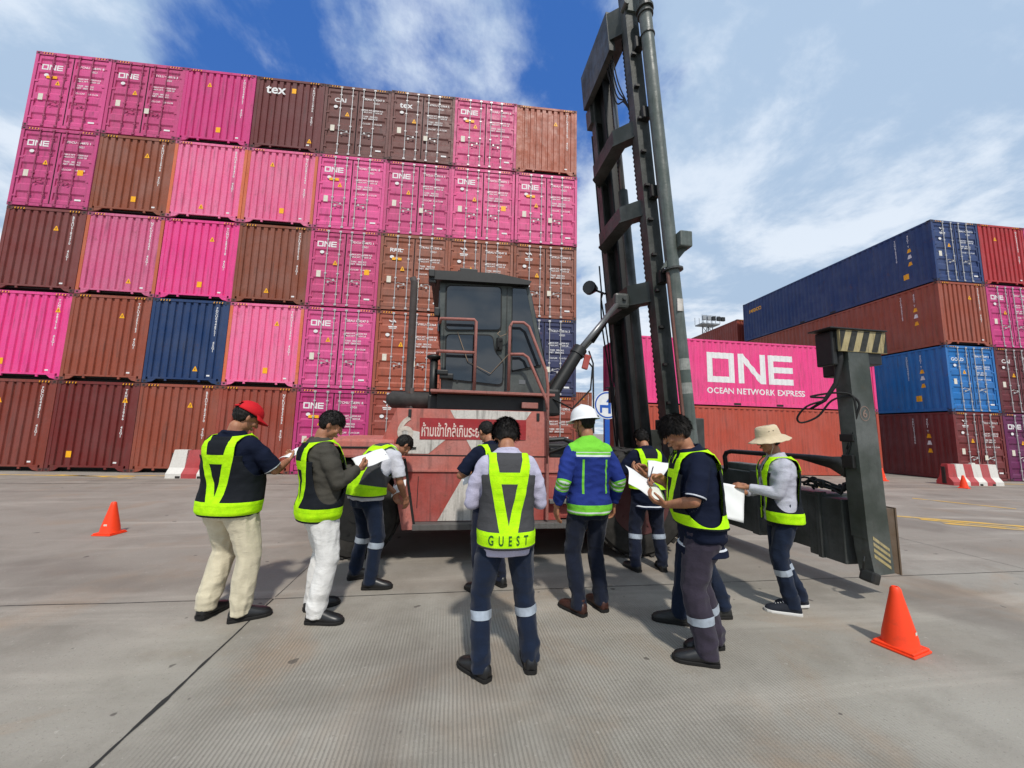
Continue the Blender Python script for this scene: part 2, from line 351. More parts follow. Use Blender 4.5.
def container_body(kind, hh=HH):
    g = G()
    # posts, rails (m0 paint, m1 castings)
    for sx in (-1, 1):
        g.box(sx*HW-(.0 if sx < 0 else .10), sx*HW+(.10 if sx < 0 else 0), .0, .12, .118, hh-.118, 2)
        g.box(sx*HW-(.0 if sx < 0 else .10), sx*HW+(.10 if sx < 0 else 0), LEN-.12, LEN, .118, hh-.118)
        for y in (0, LEN-.178):
            for z in (0, hh-.118):
                xa = sx*(HW-.162) if sx > 0 else -HW; xb = HW if sx > 0 else -HW+.162
                g.box(xa-.002, xb+.003, y-.003 if y == 0 else y, y+.178, z, z+.118, 1)
                # oval holes in the castings
                cx = (xa+xb)/2
                if y == 0: g.bbox(cx-.034, cx+.034, -.0055, .0, z+.03, z+.088, .002, 3)
                sidex = HW+.0035 if sx > 0 else -HW-.0055
                g.box(sidex, sidex+.002, y+.055, y+.12, z+.03, z+.085, 3)
        x0, x1 = (HW-.05, HW) if sx > 0 else (-HW, -HW+.05)
        g.box(x0, x1, .178, LEN-.178, hh-.09, hh-.012)
        g.box(x0, x1, .178, LEN-.178, .03, .165)
        pr = corr_pts(.12, LEN-.12); sgn = -1 if sx > 0 else 1; xo = HW-.006 if sx > 0 else -HW+.006
        vs = []; 
        for (y, dpt) in pr: vs += [(xo+sgn*dpt, y, .165), (xo+sgn*dpt, y, hh-.09)]
        g.add(vs, [(2*i, 2*i+2, 2*i+3, 2*i+1) for i in range(len(pr)-1)])
        # fork pockets
        for yy in (5.0, 7.05): g.box(x0-.001 if sx < 0 else x1-.004, x0+.004 if sx < 0 else x1+.001, yy-.17, yy+.17, .045, .145, 3)
    pr = corr_pts(.12, LEN-.12, .42, .02); vs = []
    for (y, dpt) in pr: vs += [(-HW+.05, y, hh-.02-dpt), (HW-.05, y, hh-.02-dpt)]
    g.add(vs, [(2*i, 2*i+1, 2*i+3, 2*i+2) for i in range(len(pr)-1)])
    g.box(-HW+.05, HW-.05, .1, LEN-.1, .10, .14, 3)                       # floor underside
    for k in range(14): g.box(-HW+.05, HW-.05, .5+k*.85, .56+k*.85, .03, .10, 3)
    g.box(-HW+.16, HW-.16, LEN-.06, LEN, .02, .16); g.box(-HW+.16, HW-.16, LEN-.06, LEN, hh-.10, hh)
    g.box(-HW+.10, HW-.10, LEN-.05, LEN-.03, .16, hh-.1)
    if kind == 'front':
        g.box(-HW+.16, HW-.16, 0, .06, hh-.09, hh-.004)
        # sill set high with gussets down to the castings
        g.box(-HW+.16, HW-.16, 0.0, .06, .145, .20)
        for sx in (-1, 1):
            g.prism([(sx*(HW-.162), .004, .118), (sx*(HW-.162), .004, .146), (sx*(HW-.42), .004, .146), (sx*(HW-.30), .004, .05), (sx*(HW-.162), .004, .02)], (0, .04, 0))
            g.bbox(sx*.52-.035, sx*.52+.035, .004, .05, .075, .15, .008)
        g.box(-HW+.16, HW-.16, .30, .34, .0, .16, 3)
        pr = [(-HW+.10, 0.0)]
        for k in range(9):
            c0 = -.944+.236*k; pr += [(c0-.050, 0.0), (c0-.032, .05), (c0+.032, .05), (c0+.050, 0.0)]
        pr.append((HW-.10, 0.0)); vs = []
        for (x, dpt) in pr: vs += [(x, .016+dpt, .20), (x, .016+dpt, hh-.09)]
        g.add(vs, [(2*i, 2*i+2, 2*i+3, 2*i+1) for i in range(len(pr)-1)])
    else:
        g.box(-HW+.162, HW-.162, 0.0, .08, hh-.115, hh-.004); g.box(-HW+.162, HW-.162, 0.0, .08, .022, .125)
        g.box(-HW+.10, HW-.10, .10, .13, .12, hh-.11, 3)
        for xx in (-.62, -.20, .20, .62): g.bbox(xx-.05, xx+.05, -.018, .0, .05, .105, .006, 1)
    return g
def door_leaf(hh=HH):
    g = G(); w0, w1 = .008, HW-.105; z0, z1 = .135, hh-.125
    def fr(a, b_, c2, d2): g.box(a, b_, .022, .062, c2, d2)
    fr(w0+.012, w0+.07, z0+.012, z1-.012); fr(w1-.07, w1-.012, z0+.012, z1-.012)
    # ribbed panel: 5 horizontal troughs
    n = 5; H0, H1 = z0+.012, z1-.012; pts = [(H0, .024)]; stp = (H1-H0)/n
    for k in range(n):
        c0 = H0+stp*(k+.5); pts += [(c0-.15, .024), (c0-.09, .058), (c0+.09, .058), (c0+.15, .024)]
    pts.append((H1, .024)); vs = []
    for (z, y) in pts: vs += [(w0+.07, y, z), (w1-.07, y, z)]
    g.add(vs, [(2*i, 2*i+1, 2*i+3, 2*i+2) for i in range(len(pts)-1)])
    for (a, c2, z, q) in ((w0, w0+.012, z0, z1), (w1-.012, w1, z0, z1)): g.box(a, c2, .03, .06, z, q, 1)
    g.box(w0, w1, .03, .06, z0, z0+.012, 1); g.box(w0, w1, .03, .06, z1-.012, z1, 1)
    for z in (.35, 1.02, 1.75, 2.45): g.bbox(w1-.10, w1+.075, .004, .022, z-.025, z+.045, .006, 0)
    return g
def rod(x, flip, hh=HH):
    g = G(); g.cyl((x, -.004, .06), (x, -.004, hh-.06), .0165, n=8)
    for z in (.075, hh-.09): g.bbox(x-.045, x+.045, -.026, .0, z-.03, z+.035, .005)
    for z in (.45, 1.22, 1.95, 2.5): g.bbox(x-.04, x+.04, -.02, .02, z-.025, z+.025, .006)
    z = .98 if flip else .90; s = -1 if flip else 1
    g.tube([(x, -.02, z), (x+s*.10, -.034, z+.045), (x+s*.20, -.036, z+.015), (x+s*.34, -.03, z-.02)], .011, 6)
    g.bbox(x+s*.30-.03, x+s*.30+.03, -.042, -.002, z-.05, z+.03, .006)
    return g
MESH = {}
def get(key, fn, name):
    if key not in MESH: MESH[key] = fn().mesh(name)
    return MESH[key]
def mirror(g):
    g2 = G(); g2.v = [(-x, y, z) for x, y, z in g.v]; g2.f = [tuple(reversed(f)) for f in g.f]; g2.m = list(g.m); return g2
def olink(name, me, mats, parent):
    o = bpy.data.objects.new(name, me); COL.objects.link(o); o.parent = parent
    if len(me.materials) < len(mats):
        for k in range(len(me.materials), len(mats)): me.materials.append(mats[k])
    for k, mt in enumerate(mats): o.material_slots[k].link = 'OBJECT'; o.material_slots[k].material = mt
    return o
SERIES = ['TCNU 768391 8', 'TCLU 420516 3', 'FDCU 044872 1', 'TRHU 551290 6', 'BEAU 618247 0', 'NYKU 083364 5']
def wall_text(g, vf, x, z, y=-.003, m=0, rot=False):
    vs, fs = vf; g.add([(x+v.x, y, z+v.y) for v in vs], fs, m)
def tri(g, x, z, s=.11, y=.012, m=1):
    g.prism([(x-s*.62, y, z-s*.5), (x+s*.62, y, z-s*.5), (x+s*.1, y, z+s*.75), (x-s*.1, y, z+s*.75)], (0, -.003, 0), m); g.box(x-.012, x+.012, y-.0045, y-.003, z-s*.25, z+s*.3, 2)
def rect(g, x, z, wd, ht, y=.012, m=0): g.box(x-wd/2, x+wd/2, y-.003, y, z-ht/2, z+ht/2, m)
def logo2d(kind):
    if kind == 'ONE':
        P, wt = one_letters(.21); return poly2d([[(x-wt/2, y) for x, y in p] for p in P])
    if kind in ('CAI', 'tex', 'RAIL', 'GOLD', 'seaco'): return text2d(kind, {'CAI': .24, 'tex': .34, 'RAIL': .2, 'GOLD': .2, 'seaco': .3}[kind], font_scale=(1.15, 1) if kind != 'tex' else (1.05, 1))
    if kind == 'wave':   # small plant-like mark above an underline, as on the leased containers
        return poly2d([[(-.03, .04), (.03, .04), (.05, .18), (.0, .26), (.01, .17)], [(.03, .20), (.12, .13), (.13, .17), (.05, .25)], [(-.03, .14), (-.13, .20), (-.12, .23), (-.02, .19)],
                       [(-.14, -.04), (.16, -.04), (.16, .0), (-.14, .0)], [(-.12, -.09), (.14, -.09), (.14, -.065), (-.12, -.065)]])
def door_marks(logo, k):
    g = G(); rnd = random.Random(k*31+len(logo)); Y = .0205; D = {'lettering': g}
    wall_text(g, logo2d(logo), -.65, 2.22 if logo != 'wave' else 2.34, Y)
    if logo == 'RAIL': rect(g, -.6, 2.32, .42, .03, .022)
    g = D['serial_number'] = G(); wall_text(g, text2d(SERIES[k % 6], .115, 'CENTER'), .60, 2.42, Y); wall_text(g, text2d('45G1', .105, 'CENTER'), .68, 2.27, Y)
    g = D['weight_table'] = G()
    for i, z in enumerate((1.97, 1.88, 1.70, 1.61, 1.40)):
        wall_text(g, text2d(['MAX.WT.  32500 KG', 'MAX.WT.  71650 LB', 'TARE  3850 KG', 'NET  28650 KG', 'CU.CAP.  76.4 CU.M'][i], .082, 'LEFT'), .22, z, Y)
    g = D['maker_plate'] = G(); rect(g, .86, .34, .20, .06, .022)
    g = D['emblem'] = G(); vs = [(-.80+.075*math.cos(a*math.pi/6), .0205, 2.02+.06*math.sin(a*math.pi/6)) for a in range(12)]; g.add(vs, [tuple(range(12))])
    g = D['data_plate'] = G(); rect(g, -.86, 1.22+rnd.uniform(-.1, .1), .15, .24, .022, 3)
    return D
def door_sticks(k):
    rnd = random.Random(k*7+1); g = G(); D = {'warning_sticker': g}; tri(g, -.40+.04*(k%3), 1.72-.05*(k%4), .13, .022)
    if k % 3 == 0: g = D['yellow_label'] = G(); rect(g, -.62, 1.95, .34, .10, .022, 1)
    if k % 2: g = D['white_label'] = G(); rect(g, .05+.1, .98, .15, .20, -.03, 3)
    if k % 4 == 2: g = D['square_label'] = G(); rect(g, .80, 1.35, .18, .2, .022, 1)
    return D
def stripes(sx):
    g = G()
    if 1:
        for i in range(8):
            x = sx*(HW-.2-.045*i)
            g.prism([(x-.013, -.003, HH-.085), (x+.010, -.003, HH-.085), (x+.023, -.003, HH-.03), (x, -.003, HH-.03)], (0, -.003, 0), 0 if i % 2 else 1)
    return g
def front_marks(tex, k):
    g = G(); D = {'serial_number': g}; y = .013; x = .828; z = 2.60
    for ch in SERIES[k % 6].replace(' ', '') + '  45G1':
        if ch != ' ': wall_text(g, text2d(ch, .115, 'CENTER'), x, z, y)
        z -= .093
    if tex:
        g = D['lettering'] = G(); vs, fs = text2d('tex', .52, 'LEFT', 3); g.add([(-.88+v.x, .0125, 2.28+v.y) for v in vs], fs)
    g = D['maker_plate'] = G(); rect(g, .78, .30, .10, .05, y)
    return D
def front_sticks(k):
    rnd = random.Random(k*13+5); g = G(); D = {'warning_sticker': g}; xs = [-.944+.236*i for i in range(9)]
    tri(g, xs[rnd.choice((2, 3, 5, 7))]+.118, rnd.choice((.45, .5, 2.2, 2.3)), .13, .0125); q = rnd.choice((0, 1, 2, 3))
    if q < 3: g = D['yellow_label'] = G(); rect(g, xs[rnd.choice((1, 4, 6))]+.118, (.55, 2.45, .75)[q], .15, .2, .0125, 1)
    return D
def multi(root, key, fn, mats):
    if key not in MESH: MESH[key] = {n_: g_.mesh(n_) for n_, g_ in fn().items()}
    for n_, me in MESH[key].items(): olink(n_, me, mats, root)
VAR = [0]
def container(loc, rz, kind, colr, label, group, **kw):
    root = container_(loc, rz, kind, colr, label, group, **kw); f = random.uniform(.80, 1.12); q = random.uniform(-.06, .06); cc_ = (f*(1+q*.4), f, f*(1-q), 1)
    for ch in root.children_recursive:
        if ch.name.split('.')[0] in ('body', 'door'): ch.color = cc_
    return root
def container_(loc, rz, kind, colr, label, group, logo='ONE', rods='galv', post=None, tex=False, side=None):
    k = VAR[0]; VAR[0] += 1; c, cs = CM[colr], m_cast[colr]
    root = thing('shipping_container', loc, label, 'shipping container', group, rz)
    o = olink('body', get(('b', kind), lambda: container_body(kind), 'body'), [c, cs, m_post if post else c, m_dark], root)
    for sx in (-1, 1): olink('height_warning_stripe', get(('stripes', sx), lambda: stripes(sx), 'height_warning_stripe'), [m_sy, m_bk], root)
    if kind == 'door':
        for s in (1, -1):
            dl = olink('door', get(('d', s), (door_leaf if s > 0 else lambda: mirror(door_leaf())), 'door'), [c, m_gask], root)
            for xx, fl in ((.20, False), (.62, True)):
                olink('locking_rod', get(('r', s, xx), lambda: rod(xx, fl) if s > 0 else mirror(rod(xx, fl)), 'locking_rod'), [m_galv if rods == 'galv' else cs], dl)
        kk = k % 6
        multi(root, ('dm', logo, kk), lambda: door_marks(logo, kk), [m_white, m_sy, m_bk, m_cream]); multi(root, ('ds', kk), lambda: door_sticks(kk), [m_cream, m_sy, m_bk, m_cream])
    else:
        kk = k % 6
        multi(root, ('fm', tex, kk), lambda: front_marks(tex, kk), [m_white]); multi(root, ('fs', k % 9), lambda: front_sticks(k % 9), [m_cream, m_sy, m_bk])
    if side: side(root)
    return root
CW = {'magenta': 'magenta', 'pink': 'faded pink', 'doorpink': 'pink', 'deep': 'deep magenta', 'brown': 'brown', 'rustbrown': 'rust brown', 'maroon': 'dark maroon', 'darkred': 'dark red', 'umber': 'umber brown',
      'redbrown': 'red brown', 'orange': 'orange brown', 'navy': 'navy blue', 'indigo': 'dark indigo', 'deepblue': 'deep blue', 'blue': 'bright blue', 'red': 'red', 'purple': 'purple', 'wine': 'wine red', 'brick': 'brick red'}
ORD = ['first', 'second', 'third', 'fourth', 'fifth', 'sixth', 'seventh', 'eighth']
ROWN = ['top row', 'second row', 'middle row', 'fourth row', 'bottom row']
grid = [
 [('D','doorpink','ONE'),('D','doorpink','ONE'),('F','magenta',0),('F','maroon',1),('D','umber','CAI'),('D','umber','tex'),('D','doorpink','ONE'),('F','orange',0)],
 [('D','doorpink','ONE'),('F','brown',0),('F','pink',0,1),('F','pink',0,1),('D','doorpink','ONE'),('D','doorpink','ONE'),('D','doorpink','ONE'),('D','doorpink','ONE')],
 [('F','maroon',0),('F','pink',0,1),('F','magenta',0),('F','brown',0),('D','doorpink','ONE'),('D','brown','RAIL'),('D','brown','wave'),('D','brown','wave')],
 [('F','magenta',0),('F','rustbrown',0),('F','navy',0),('F','pink',0,1),('D','doorpink','ONE'),('D','rustbrown','wave'),('D','brown','wave'),('D','indigo','wave')],
 [('F','redbrown',0),('F','darkred',0),('F','rustbrown',0),('F','redbrown',0),('D','deep','ONE'),('D','redbrown','wave'),('D','redbrown','wave'),('D','redbrown','wave')]]
AL = -0.0547; SX, SY, PITCHX, HROW = -15.007, 14.683, 2.45, 2.921
LOGOT = {'ONE': 'squared letters', 'CAI': 'small capitals', 'tex': 'lowercase letters', 'RAIL': 'underlined word', 'wave': 'small emblem'}
for rw in range(5):
    for cl in range(8):
        e = grid[rw][cl]; x = SX+(cl+.5)*PITCHX*math.cos(AL); y = SY+(cl+.5)*PITCHX*math.sin(AL)
        x += random.uniform(-.012, .012); y += random.uniform(-.03, .03)
        what = ('doors and '+LOGOT[e[2]]) if e[0] == 'D' else ('lettered ribbed end' if e[2] else 'plain ribbed end')
        lab = '%s container with %s, %s from left, %s, tall stack' % (CW[e[1]], what, ORD[cl], ROWN[rw])
        container((x, y, (4-rw)*HROW), AL, 'door' if e[0] == 'D' else 'front', e[1], lab, 'containers in the tall stack on the left', logo=e[2] if e[0] == 'D' else 'ONE',
                  rods='paint' if (rw < 2 and cl < 2) else 'galv', post=len(e) > 3, tex=bool(e[0] == 'F' and e[2]))

# ---- markings draped over a corrugated long side (local: x = -HW side, along y)
def drape_side(vf, y0, z0, sgn, m=0, out=.004, flat=False):
    """2D mesh (u along the side, v up) laid on the -x side of a container; u grows towards -y (reads left to right seen from outside)"""
    vs, fs = vf
    if not vs: return G()
    bm = bmesh.new(); bv = [bm.verts.new((v.x, v.y, 0)) for v in vs]
    for f in fs:
        try: bm.faces.new([bv[i] for i in f])
        except ValueError: pass
    us = [v.x for v in vs]; g = G()
    for (yy, dp) in corr_pts(.12, LEN-.12):
        u = y0-yy
        if min(us) < u < max(us): bmesh.ops.bisect_plane(bm, geom=bm.verts[:]+bm.edges[:]+bm.faces[:], plane_co=(u, 0, 0), plane_no=(1, 0, 0), dist=1e-5)
    bm.verts.index_update(); out_v = []
    for v in bm.verts:
        yy = y0-v.co.x; dp = corr_profile(yy); out_v.append((-HW+.006+dp-out, yy, z0+v.co.y))
    fs2 = [tuple(v.index for v in f.verts) for f in bm.faces]; bm.free(); g.add(out_v, fs2, m); return g
def side_seaco(root):
    g = drape_side(text2d('seaco', .50, 'LEFT', 3, (1.1, 1)), 11.6, 2.05, 1); g.build('side_lettering', m_sy, root, fix=False)
def side_codes(root, k=0):
    g = G()
    for (y0, n, col, txt) in ((1.55, 12, 0, SERIES[k % 6].replace(' ', '')), (1.0, 5, 0, '45G1 T')):
        z = 2.55
        for ch in txt:
            q = drape_side(text2d(ch, .13, 'CENTER'), y0, z, 1); g.v += [] ; o = len(g.v); g.v += q.v; g.f += [tuple(i+o for i in f) for f in q.f]; g.m += [col]*len(q.f); z -= .105
    for (z, m_) in ((1.85, 1), (1.55, 0), (1.2, 1)):
        q = drape_side(poly2d([[(-.1, -.08), (.1, -.08), (.06, .1), (-.06, .1)]]), .97, z, 1); o = len(g.v); g.v += q.v; g.f += [tuple(i+o for i in f) for f in q.f]; g.m += [m_]*len(q.f)
    if k % 2 == 0:
        q = drape_side(poly2d([[(-.12, -.12), (.12, -.12), (.12, .14), (-.12, .14)]]), 1.2, .62, 1); o = len(g.v); g.v += q.v; g.f += [tuple(i+o for i in f) for f in q.f]; g.m += [1]*len(q.f)
    g.build('side_lettering', [m_white, m_sy], root, fix=False)

RX, RY, AR = 21.20, 13.29, -0.0498
right = [
 [('D','deepblue','wave'),('F','red',0),('D','doorpink','ONE')],
 [('F','rustbrown',0),('D','deep','ONE'),('D','deep','ONE')],
 [('D','blue','GOLD'),('D','wine','CAI'),('D','wine','CAI')],
 [('D','darkred','wave'),('D','purple','ONE'),('D','purple','ONE')]]
for rw in range(4):
    for cl in range(3):
        e = right[rw][cl]; x = RX+(cl+.5)*2.47*math.cos(AR); y = RY+(cl+.5)*2.47*math.sin(AR)
        def sd_(root, rw=rw, cl=cl):
            if cl == 0:
                side_codes(root, rw)
                if rw == 0: side_seaco(root)
        lab = '%s container in %s of the right stack, %s from left' % (CW[e[1]], ['top row', 'second row down', 'third row down', 'bottom row'][rw], ORD[cl])
        container((x, y, (3-rw)*HROW), AR, 'door' if e[0] == 'D' else 'front', e[1], lab, 'containers in the stack at the right edge', logo=e[2] if e[0] == 'D' else 'ONE', side=sd_)
# two lying across, long side towards the yard
def side_big(root):
    P_, wt = one_letters(1.32); g = drape_side(poly2d(P_), 8.42, 1.02, 1)
    vs, fs = text2d('OCEAN NETWORK EXPRESS', .36, 'LEFT', 3, (1.0, 1.0)); xm = max(v.x for v in vs); sc = 4.75/xm
    q = drape_side(([Vector((v.x*sc, v.y, 0)) for v in vs], fs), 8.45, .54, 1); o = len(g.v); g.v += q.v; g.f += [tuple(i+o for i in f) for f in q.f]; g.m += [0]*len(q.f)
    g.build('side_lettering', m_white, root, fix=False)
a_ = -.022
for z, colr, lab, sfn in ((0, 'brick', 'plain brick red container lengthwise on the ground, under the pink one', None), (HROW, 'magenta', 'pink container lying lengthwise with huge white letters on its side', side_big)):
    # local -x side must face the camera (-Y): rotate by +90 deg, front end to the right
    rz = math.pi/2+a_; lx = 7.15+LEN*math.cos(a_); ly = 15.03+LEN*math.sin(a_)
    off = Vector((0, HW, 0))
    container((lx-HW*math.sin(a_), ly+HW*math.cos(a_), z), rz, 'door', colr, lab, 'containers lying lengthwise behind the mast', logo='ONE', side=sfn)
# farther bays
for k in range(4):
    container((22.0+HW, 26.3, k*2.64), AR, 'front', ['redbrown', 'rustbrown', 'maroon', 'redbrown'][k], 'brown container standing beyond the right stack, %s from the ground' % ORD[k], 'containers in the bay behind the right stack')
for k, (xx, yy, n, cs_) in enumerate(((10.6, 38, 2, ('rustbrown', 'redbrown')), (13.2, 38, 2, ('maroon', 'brown')))):
    for j in range(n):
        container((xx, yy, j*HROW), AR, 'front', cs_[j], 'far %s container seen past the mast, %s level, %s pile' % (CW[cs_[j]], ['lower', 'upper'][j], ['left', 'right'][k]), 'far containers in the gap')
# ---------------------------------------------------------------- empty-container handler (mast truck)
ORG = (1.5, 6.4, 0)
MH = thing('container_handler', ORG, 'weathered pink and dark green container handler truck with tall mast, cab and side spreader', 'container handler')
m_red = paint('faded_machine_red', L(188, 100, 86), .6, .75, .65, .6, (.13, .07, .05), (.06, .045, .04), scale=1.6)
m_red2 = paint('deep_machine_red', L(166, 64, 54), .5, .5, .6, .5, scale=1.8)
m_wht = paint('grimy_white_paint', L(206, 200, 192), .6, .3, .9, .35, grimecol=(.14, .13, .115), scale=1.7)
m_olv = paint('dark_green_mast_paint', L(38, 43, 38), .42, .45, .6, .25, (.07, .045, .03), (.018, .018, .016), scale=1.8)
m_olv2 = paint('worn_grey_green_paint', L(74, 84, 78), .42, .5, .65, .2, (.09, .06, .04), (.03, .03, .026), scale=2.2)
m_blk = plain('greasy_black_steel', (.014, .014, .013), .5, .5, 0, .4, 12)
m_rub = plain('black_rubber', (.02, .02, .02), .75, .3, 0, .3, 20)
m_tyre = plain('dusty_tyre', (.045, .042, .038), .9, .2, 0, .4, 9)
m_rail = paint('rusty_pink_rail', L(158, 96, 86), .6, .4, .35, .6, scale=3)
m_chr = plain('dull_piston_rod', (.20, .20, .20), .35, .5, .6)
m_cabp = paint('grey_green_cab_paint', L(66, 72, 69), .35, .4, .5, .15, (.07, .05, .04), (.03, .03, .028), scale=2)
m_stripe = paint('worn_yellow', L(166, 150, 104), .6, .4, .9, .6, (.07, .05, .035), scale=5)
m_lens = plain('lamp_lens', (.5, .5, .48), .15, .6)
m, t, b = mat('cab_window_glass'); b.inputs['Base Color'].default_value = (.010, .014, .018, 1); b.inputs['Roughness'].default_value = .04; b.inputs['IOR'].default_value = 1.6; b.inputs['Specular IOR Level'].default_value = .8
bump(t, b, t.noise(objc(t), 1.4, 2, .4), .02, .05); m_gls = m
def part(g, name, mats, parent=None, smooth=False, angle=None): return g.build(name, mats, parent or MH, ORG, smooth, True, angle)
def xz(poly, y0, y1, m=0, g=None):
    g = g or G(); return g.prism([(x, y0, z) for x, z in poly], (0, y1-y0, 0), m)
def rounded(poly, r, n=5):
    out = []; k = len(poly)
    for i in range(k):
        p = Vector(poly[i]); a = Vector(poly[i-1]); c = Vector(poly[(i+1) % k]); da = (a-p); dc = (c-p); rr = min(r, da.length*.45, dc.length*.45)
        p0 = p+da.normalized()*rr; p1 = p+dc.normalized()*rr
        for j in range(n+1):
            u = j/n; out.append(tuple(p0*(1-u)**2+p*2*u*(1-u)+p1*u*u))
    return out
# chassis (dark)
g = G(); g.bbox(-1.6, 3.5, 5.75, 7.05, .45, 1.15, .03); g.bbox(-.3, 1.5, 5.12, 7.5, .55, 1.24, .02); g.bbox(1.3, 2.3, 5.35, 7.4, .8, 1.45, .03); part(g, 'chassis', m_blk)
g = G(); g.bbox(-.60, 1.26, 5.10, 7.6, 1.2, 1.86, .02); part(g, 'engine_hood', m_red)
# side panels facing the yard
g = xz([(-.66, 1.86), (1.28, 1.875), (1.28, 1.285), (-.585, 1.285)], 5.0, 5.06); g.prism([(-.66, 5.0, 1.86), (-.585, 5.0, 1.285), (-.66, 5.02, 1.21), (-.84, 5.12, 1.46)], (0, .05, 0)); up = part(g, 'side_panel', m_red)
g = xz([(-.575, 1.27), (1.47, 1.27), (1.47, 1.10), (-.53, 1.10)], 5.0, 5.05); g.box(-.55, 1.48, 4.985, 5.05, 1.08, 1.105, 0); part(g, 'side_panel', m_red)
g = xz([(-.53, 1.075), (1.47, 1.075), (1.47, .48), (-.385, .48)], 5.005, 5.05); lo = part(g, 'side_panel', m_red2)
g = G(); g.bbox(-.39, 2.0, 4.86, 5.1, .405, .475, .008); part(g, 'sill', paint('grey_sill', L(84, 82, 80), .6, .3, .6, .4, scale=2))
g = G(); g.prism([(-.69, 4.9, 1.24), (-.53, 4.9, 1.26), (-.375, 4.9, .41), (-.51, 4.9, .405)], (0, .12, 0)); part(g, 'fender_bar', m_red)
g = G(); g.prism([(-.535, 4.89, 1.24), (-.505, 4.89, 1.24), (-.350, 4.89, .43), (-.378, 4.89, .43)], (0, .01, 0)); g.box(-.46, -.40, 4.98, 5.0, 1.36, 1.38); part(g, 'gap_shade_strip', m_blk)  # slanted black strip painted in for the shade between fender bar and panel
g = G()
for z in (1.285-.008,): g.box(-.58, 1.27, 4.996, 5.0, z, z+.012)
for (x, z) in ((-.36, .82), (.95, .82), (-.44, .62)): g.box(x, x+.008, 5.0, 5.004, z-.18, z+.2)
for (x, z) in ((-.54, 1.2), (.2, 1.19), (1.0, 1.19), (-.5, 1.8), (1.15, 1.8)): g.bbox(x-.02, x+.02, 4.985, 5.0, z-.05, z+.05, .005)
part(g, 'hinge_and_seam', m_blk)
# white chevrons on the panels
g = G(); y = 4.9955
g.prism([(.0, y, 1.855), (.42, y, 1.865), (1.06, y, 1.865), (.66, y, 1.29), (.33, y, 1.29)], (0, .003, 0)); g.prism([(-.66+.03, y, 1.62), (-.02, y, 1.50), (-.25, y, 1.30), (-.56, y, 1.30)], (0, .003, 0))
g.prism([(.35, y, 1.26), (1.05, y, 1.26), (1.0, y, 1.11), (.27, y, 1.11)], (0, .003, 0)); g.prism([(.22, y+.004, 1.07), (.98, y+.004, 1.07), (.72, y+.004, .485), (-.10, y+.004, .485)], (0, .003, 0))
part(g, 'white_chevron', m_wht, up)
g = G(); vs, fs = text2d('6', .42, 'LEFT', 4, (1.0, 1)); g.add([(-.640+v.x, 4.9915, 1.465+v.y) for v in vs], fs); g.add([(-.643+v.x, 4.9915, 1.445+v.y) for v in vs], fs and [tuple(f) for f in fs]) if False else None
part(g, 'number', plain('faded_cream_number', L(214, 200, 186), .7, .3, 0, .35, 14), up)
g = G(); xz([(-.375, 1.745), (.99, 1.755), (.99, 1.495), (-.365, 1.475)], 4.9915, 4.9945, 0, g); sg = part(g, 'warning_plate', paint('warning_plate_red', L(158, 28, 34), .5, .2, .35, .1, scale=2), up)
vs, fs = text2d('ห้ามเข้าใกล้เกินระยะ', 1, 'LEFT', 3); xm = max(v.x for v in vs); sc = .76/xm
g = G(); g.add([(-.345+v.x*sc, 4.989, 1.520+v.y*sc*1.95) for v in vs if True], fs)
if max(p[0] for p in g.v) > .97:
    k_ = 1.30/(max(p[0] for p in g.v)+.345); g.v = [(-.345+(p[0]+.345)*k_, p[1], 1.525+(p[2]-1.525)) for p in g.v]
part(g, 'lettering', plain('plate_lettering', L(226, 200, 190), .6, .3, 0, .2), sg)
# small cast lettering under the ledge
vs, fs = text2d('NO STEP  KEEP CLEAR', .07, 'LEFT', 1)
# counterweight and rear fender
g = G(); g.bbox(-1.72, -.66, 4.97, 7.85, 1.24, 1.465, .03); g.bbox(-1.72, -1.60, 5.6, 7.75, .62, 1.25, .04); part(g, 'counterweight', m_red, smooth=False)
g = G(); g.tube([(-1.7, 4.965, 1.36), (-.7, 4.965, 1.37)], .012, 6); part(g, 'fender_edge', m_blk)
m_rim = paint('grimy_rim_red', L(84, 30, 28), .5, .3, .7, .4, scale=2)
def wheel(cx, cy, r, w_, near, rm=None):
    g = G(); rs = []
    for (yy, rr) in ((-.5, .80), (-.46, .93), (-.36, .985), (-.15, 1.0), (.15, 1.0), (.36, .985), (.46, .93), (.5, .80)):
        rs.append([(cx+r*rr*math.cos(a*math.pi/24), cy+w_*yy, r+r*rr*math.sin(a*math.pi/24)) for a in range(48)])
    g.rings(rs)
    for a in range(24):
        th = a*math.pi/12; M = Matrix.Translation((cx, cy, r)) @ Matrix.Rotation(th, 4, 'Y'); g.bbox(-.03, .05, -w_*.48, w_*.48, r*.97, r*1.005, .008, 0, M)
    wh = part(g, 'wheel', m_tyre, smooth=False)
    g = G(); s = -1 if near else 1
    for (o, rr, d0) in ((.50, .60, .0), (.38, .50, 0), (.36, .28, 0)): g.cyl((cx, cy+s*w_*(o-.06), r), (cx, cy+s*w_*(o+.015), r), r*rr, r*rr*.96, 32)
    g.cyl((cx, cy+s*w_*.3, r), (cx, cy+s*w_*.56, r), r*.17, r*.14, 20)
    for a in range(10): g.cyl((cx+r*.42*math.cos(a*.628), cy+s*w_*.5, r+r*.42*math.sin(a*.628)), (cx+r*.42*math.cos(a*.628), cy+s*w_*.55, r+r*.42*math.sin(a*.628)), .018, n=6)
    part(g, 'rim', rm or m_rim, wh)
wheel(-1.10, 5.32, .52, .36, True, m_blk); wheel(-1.10, 7.58, .52, .36, False)
wheel(2.55, 5.12, .70, .40, True); wheel(2.55, 5.62, .70, .40, True); wheel(2.55, 7.2, .70, .40, False); wheel(2.55, 7.7, .70, .40, False)
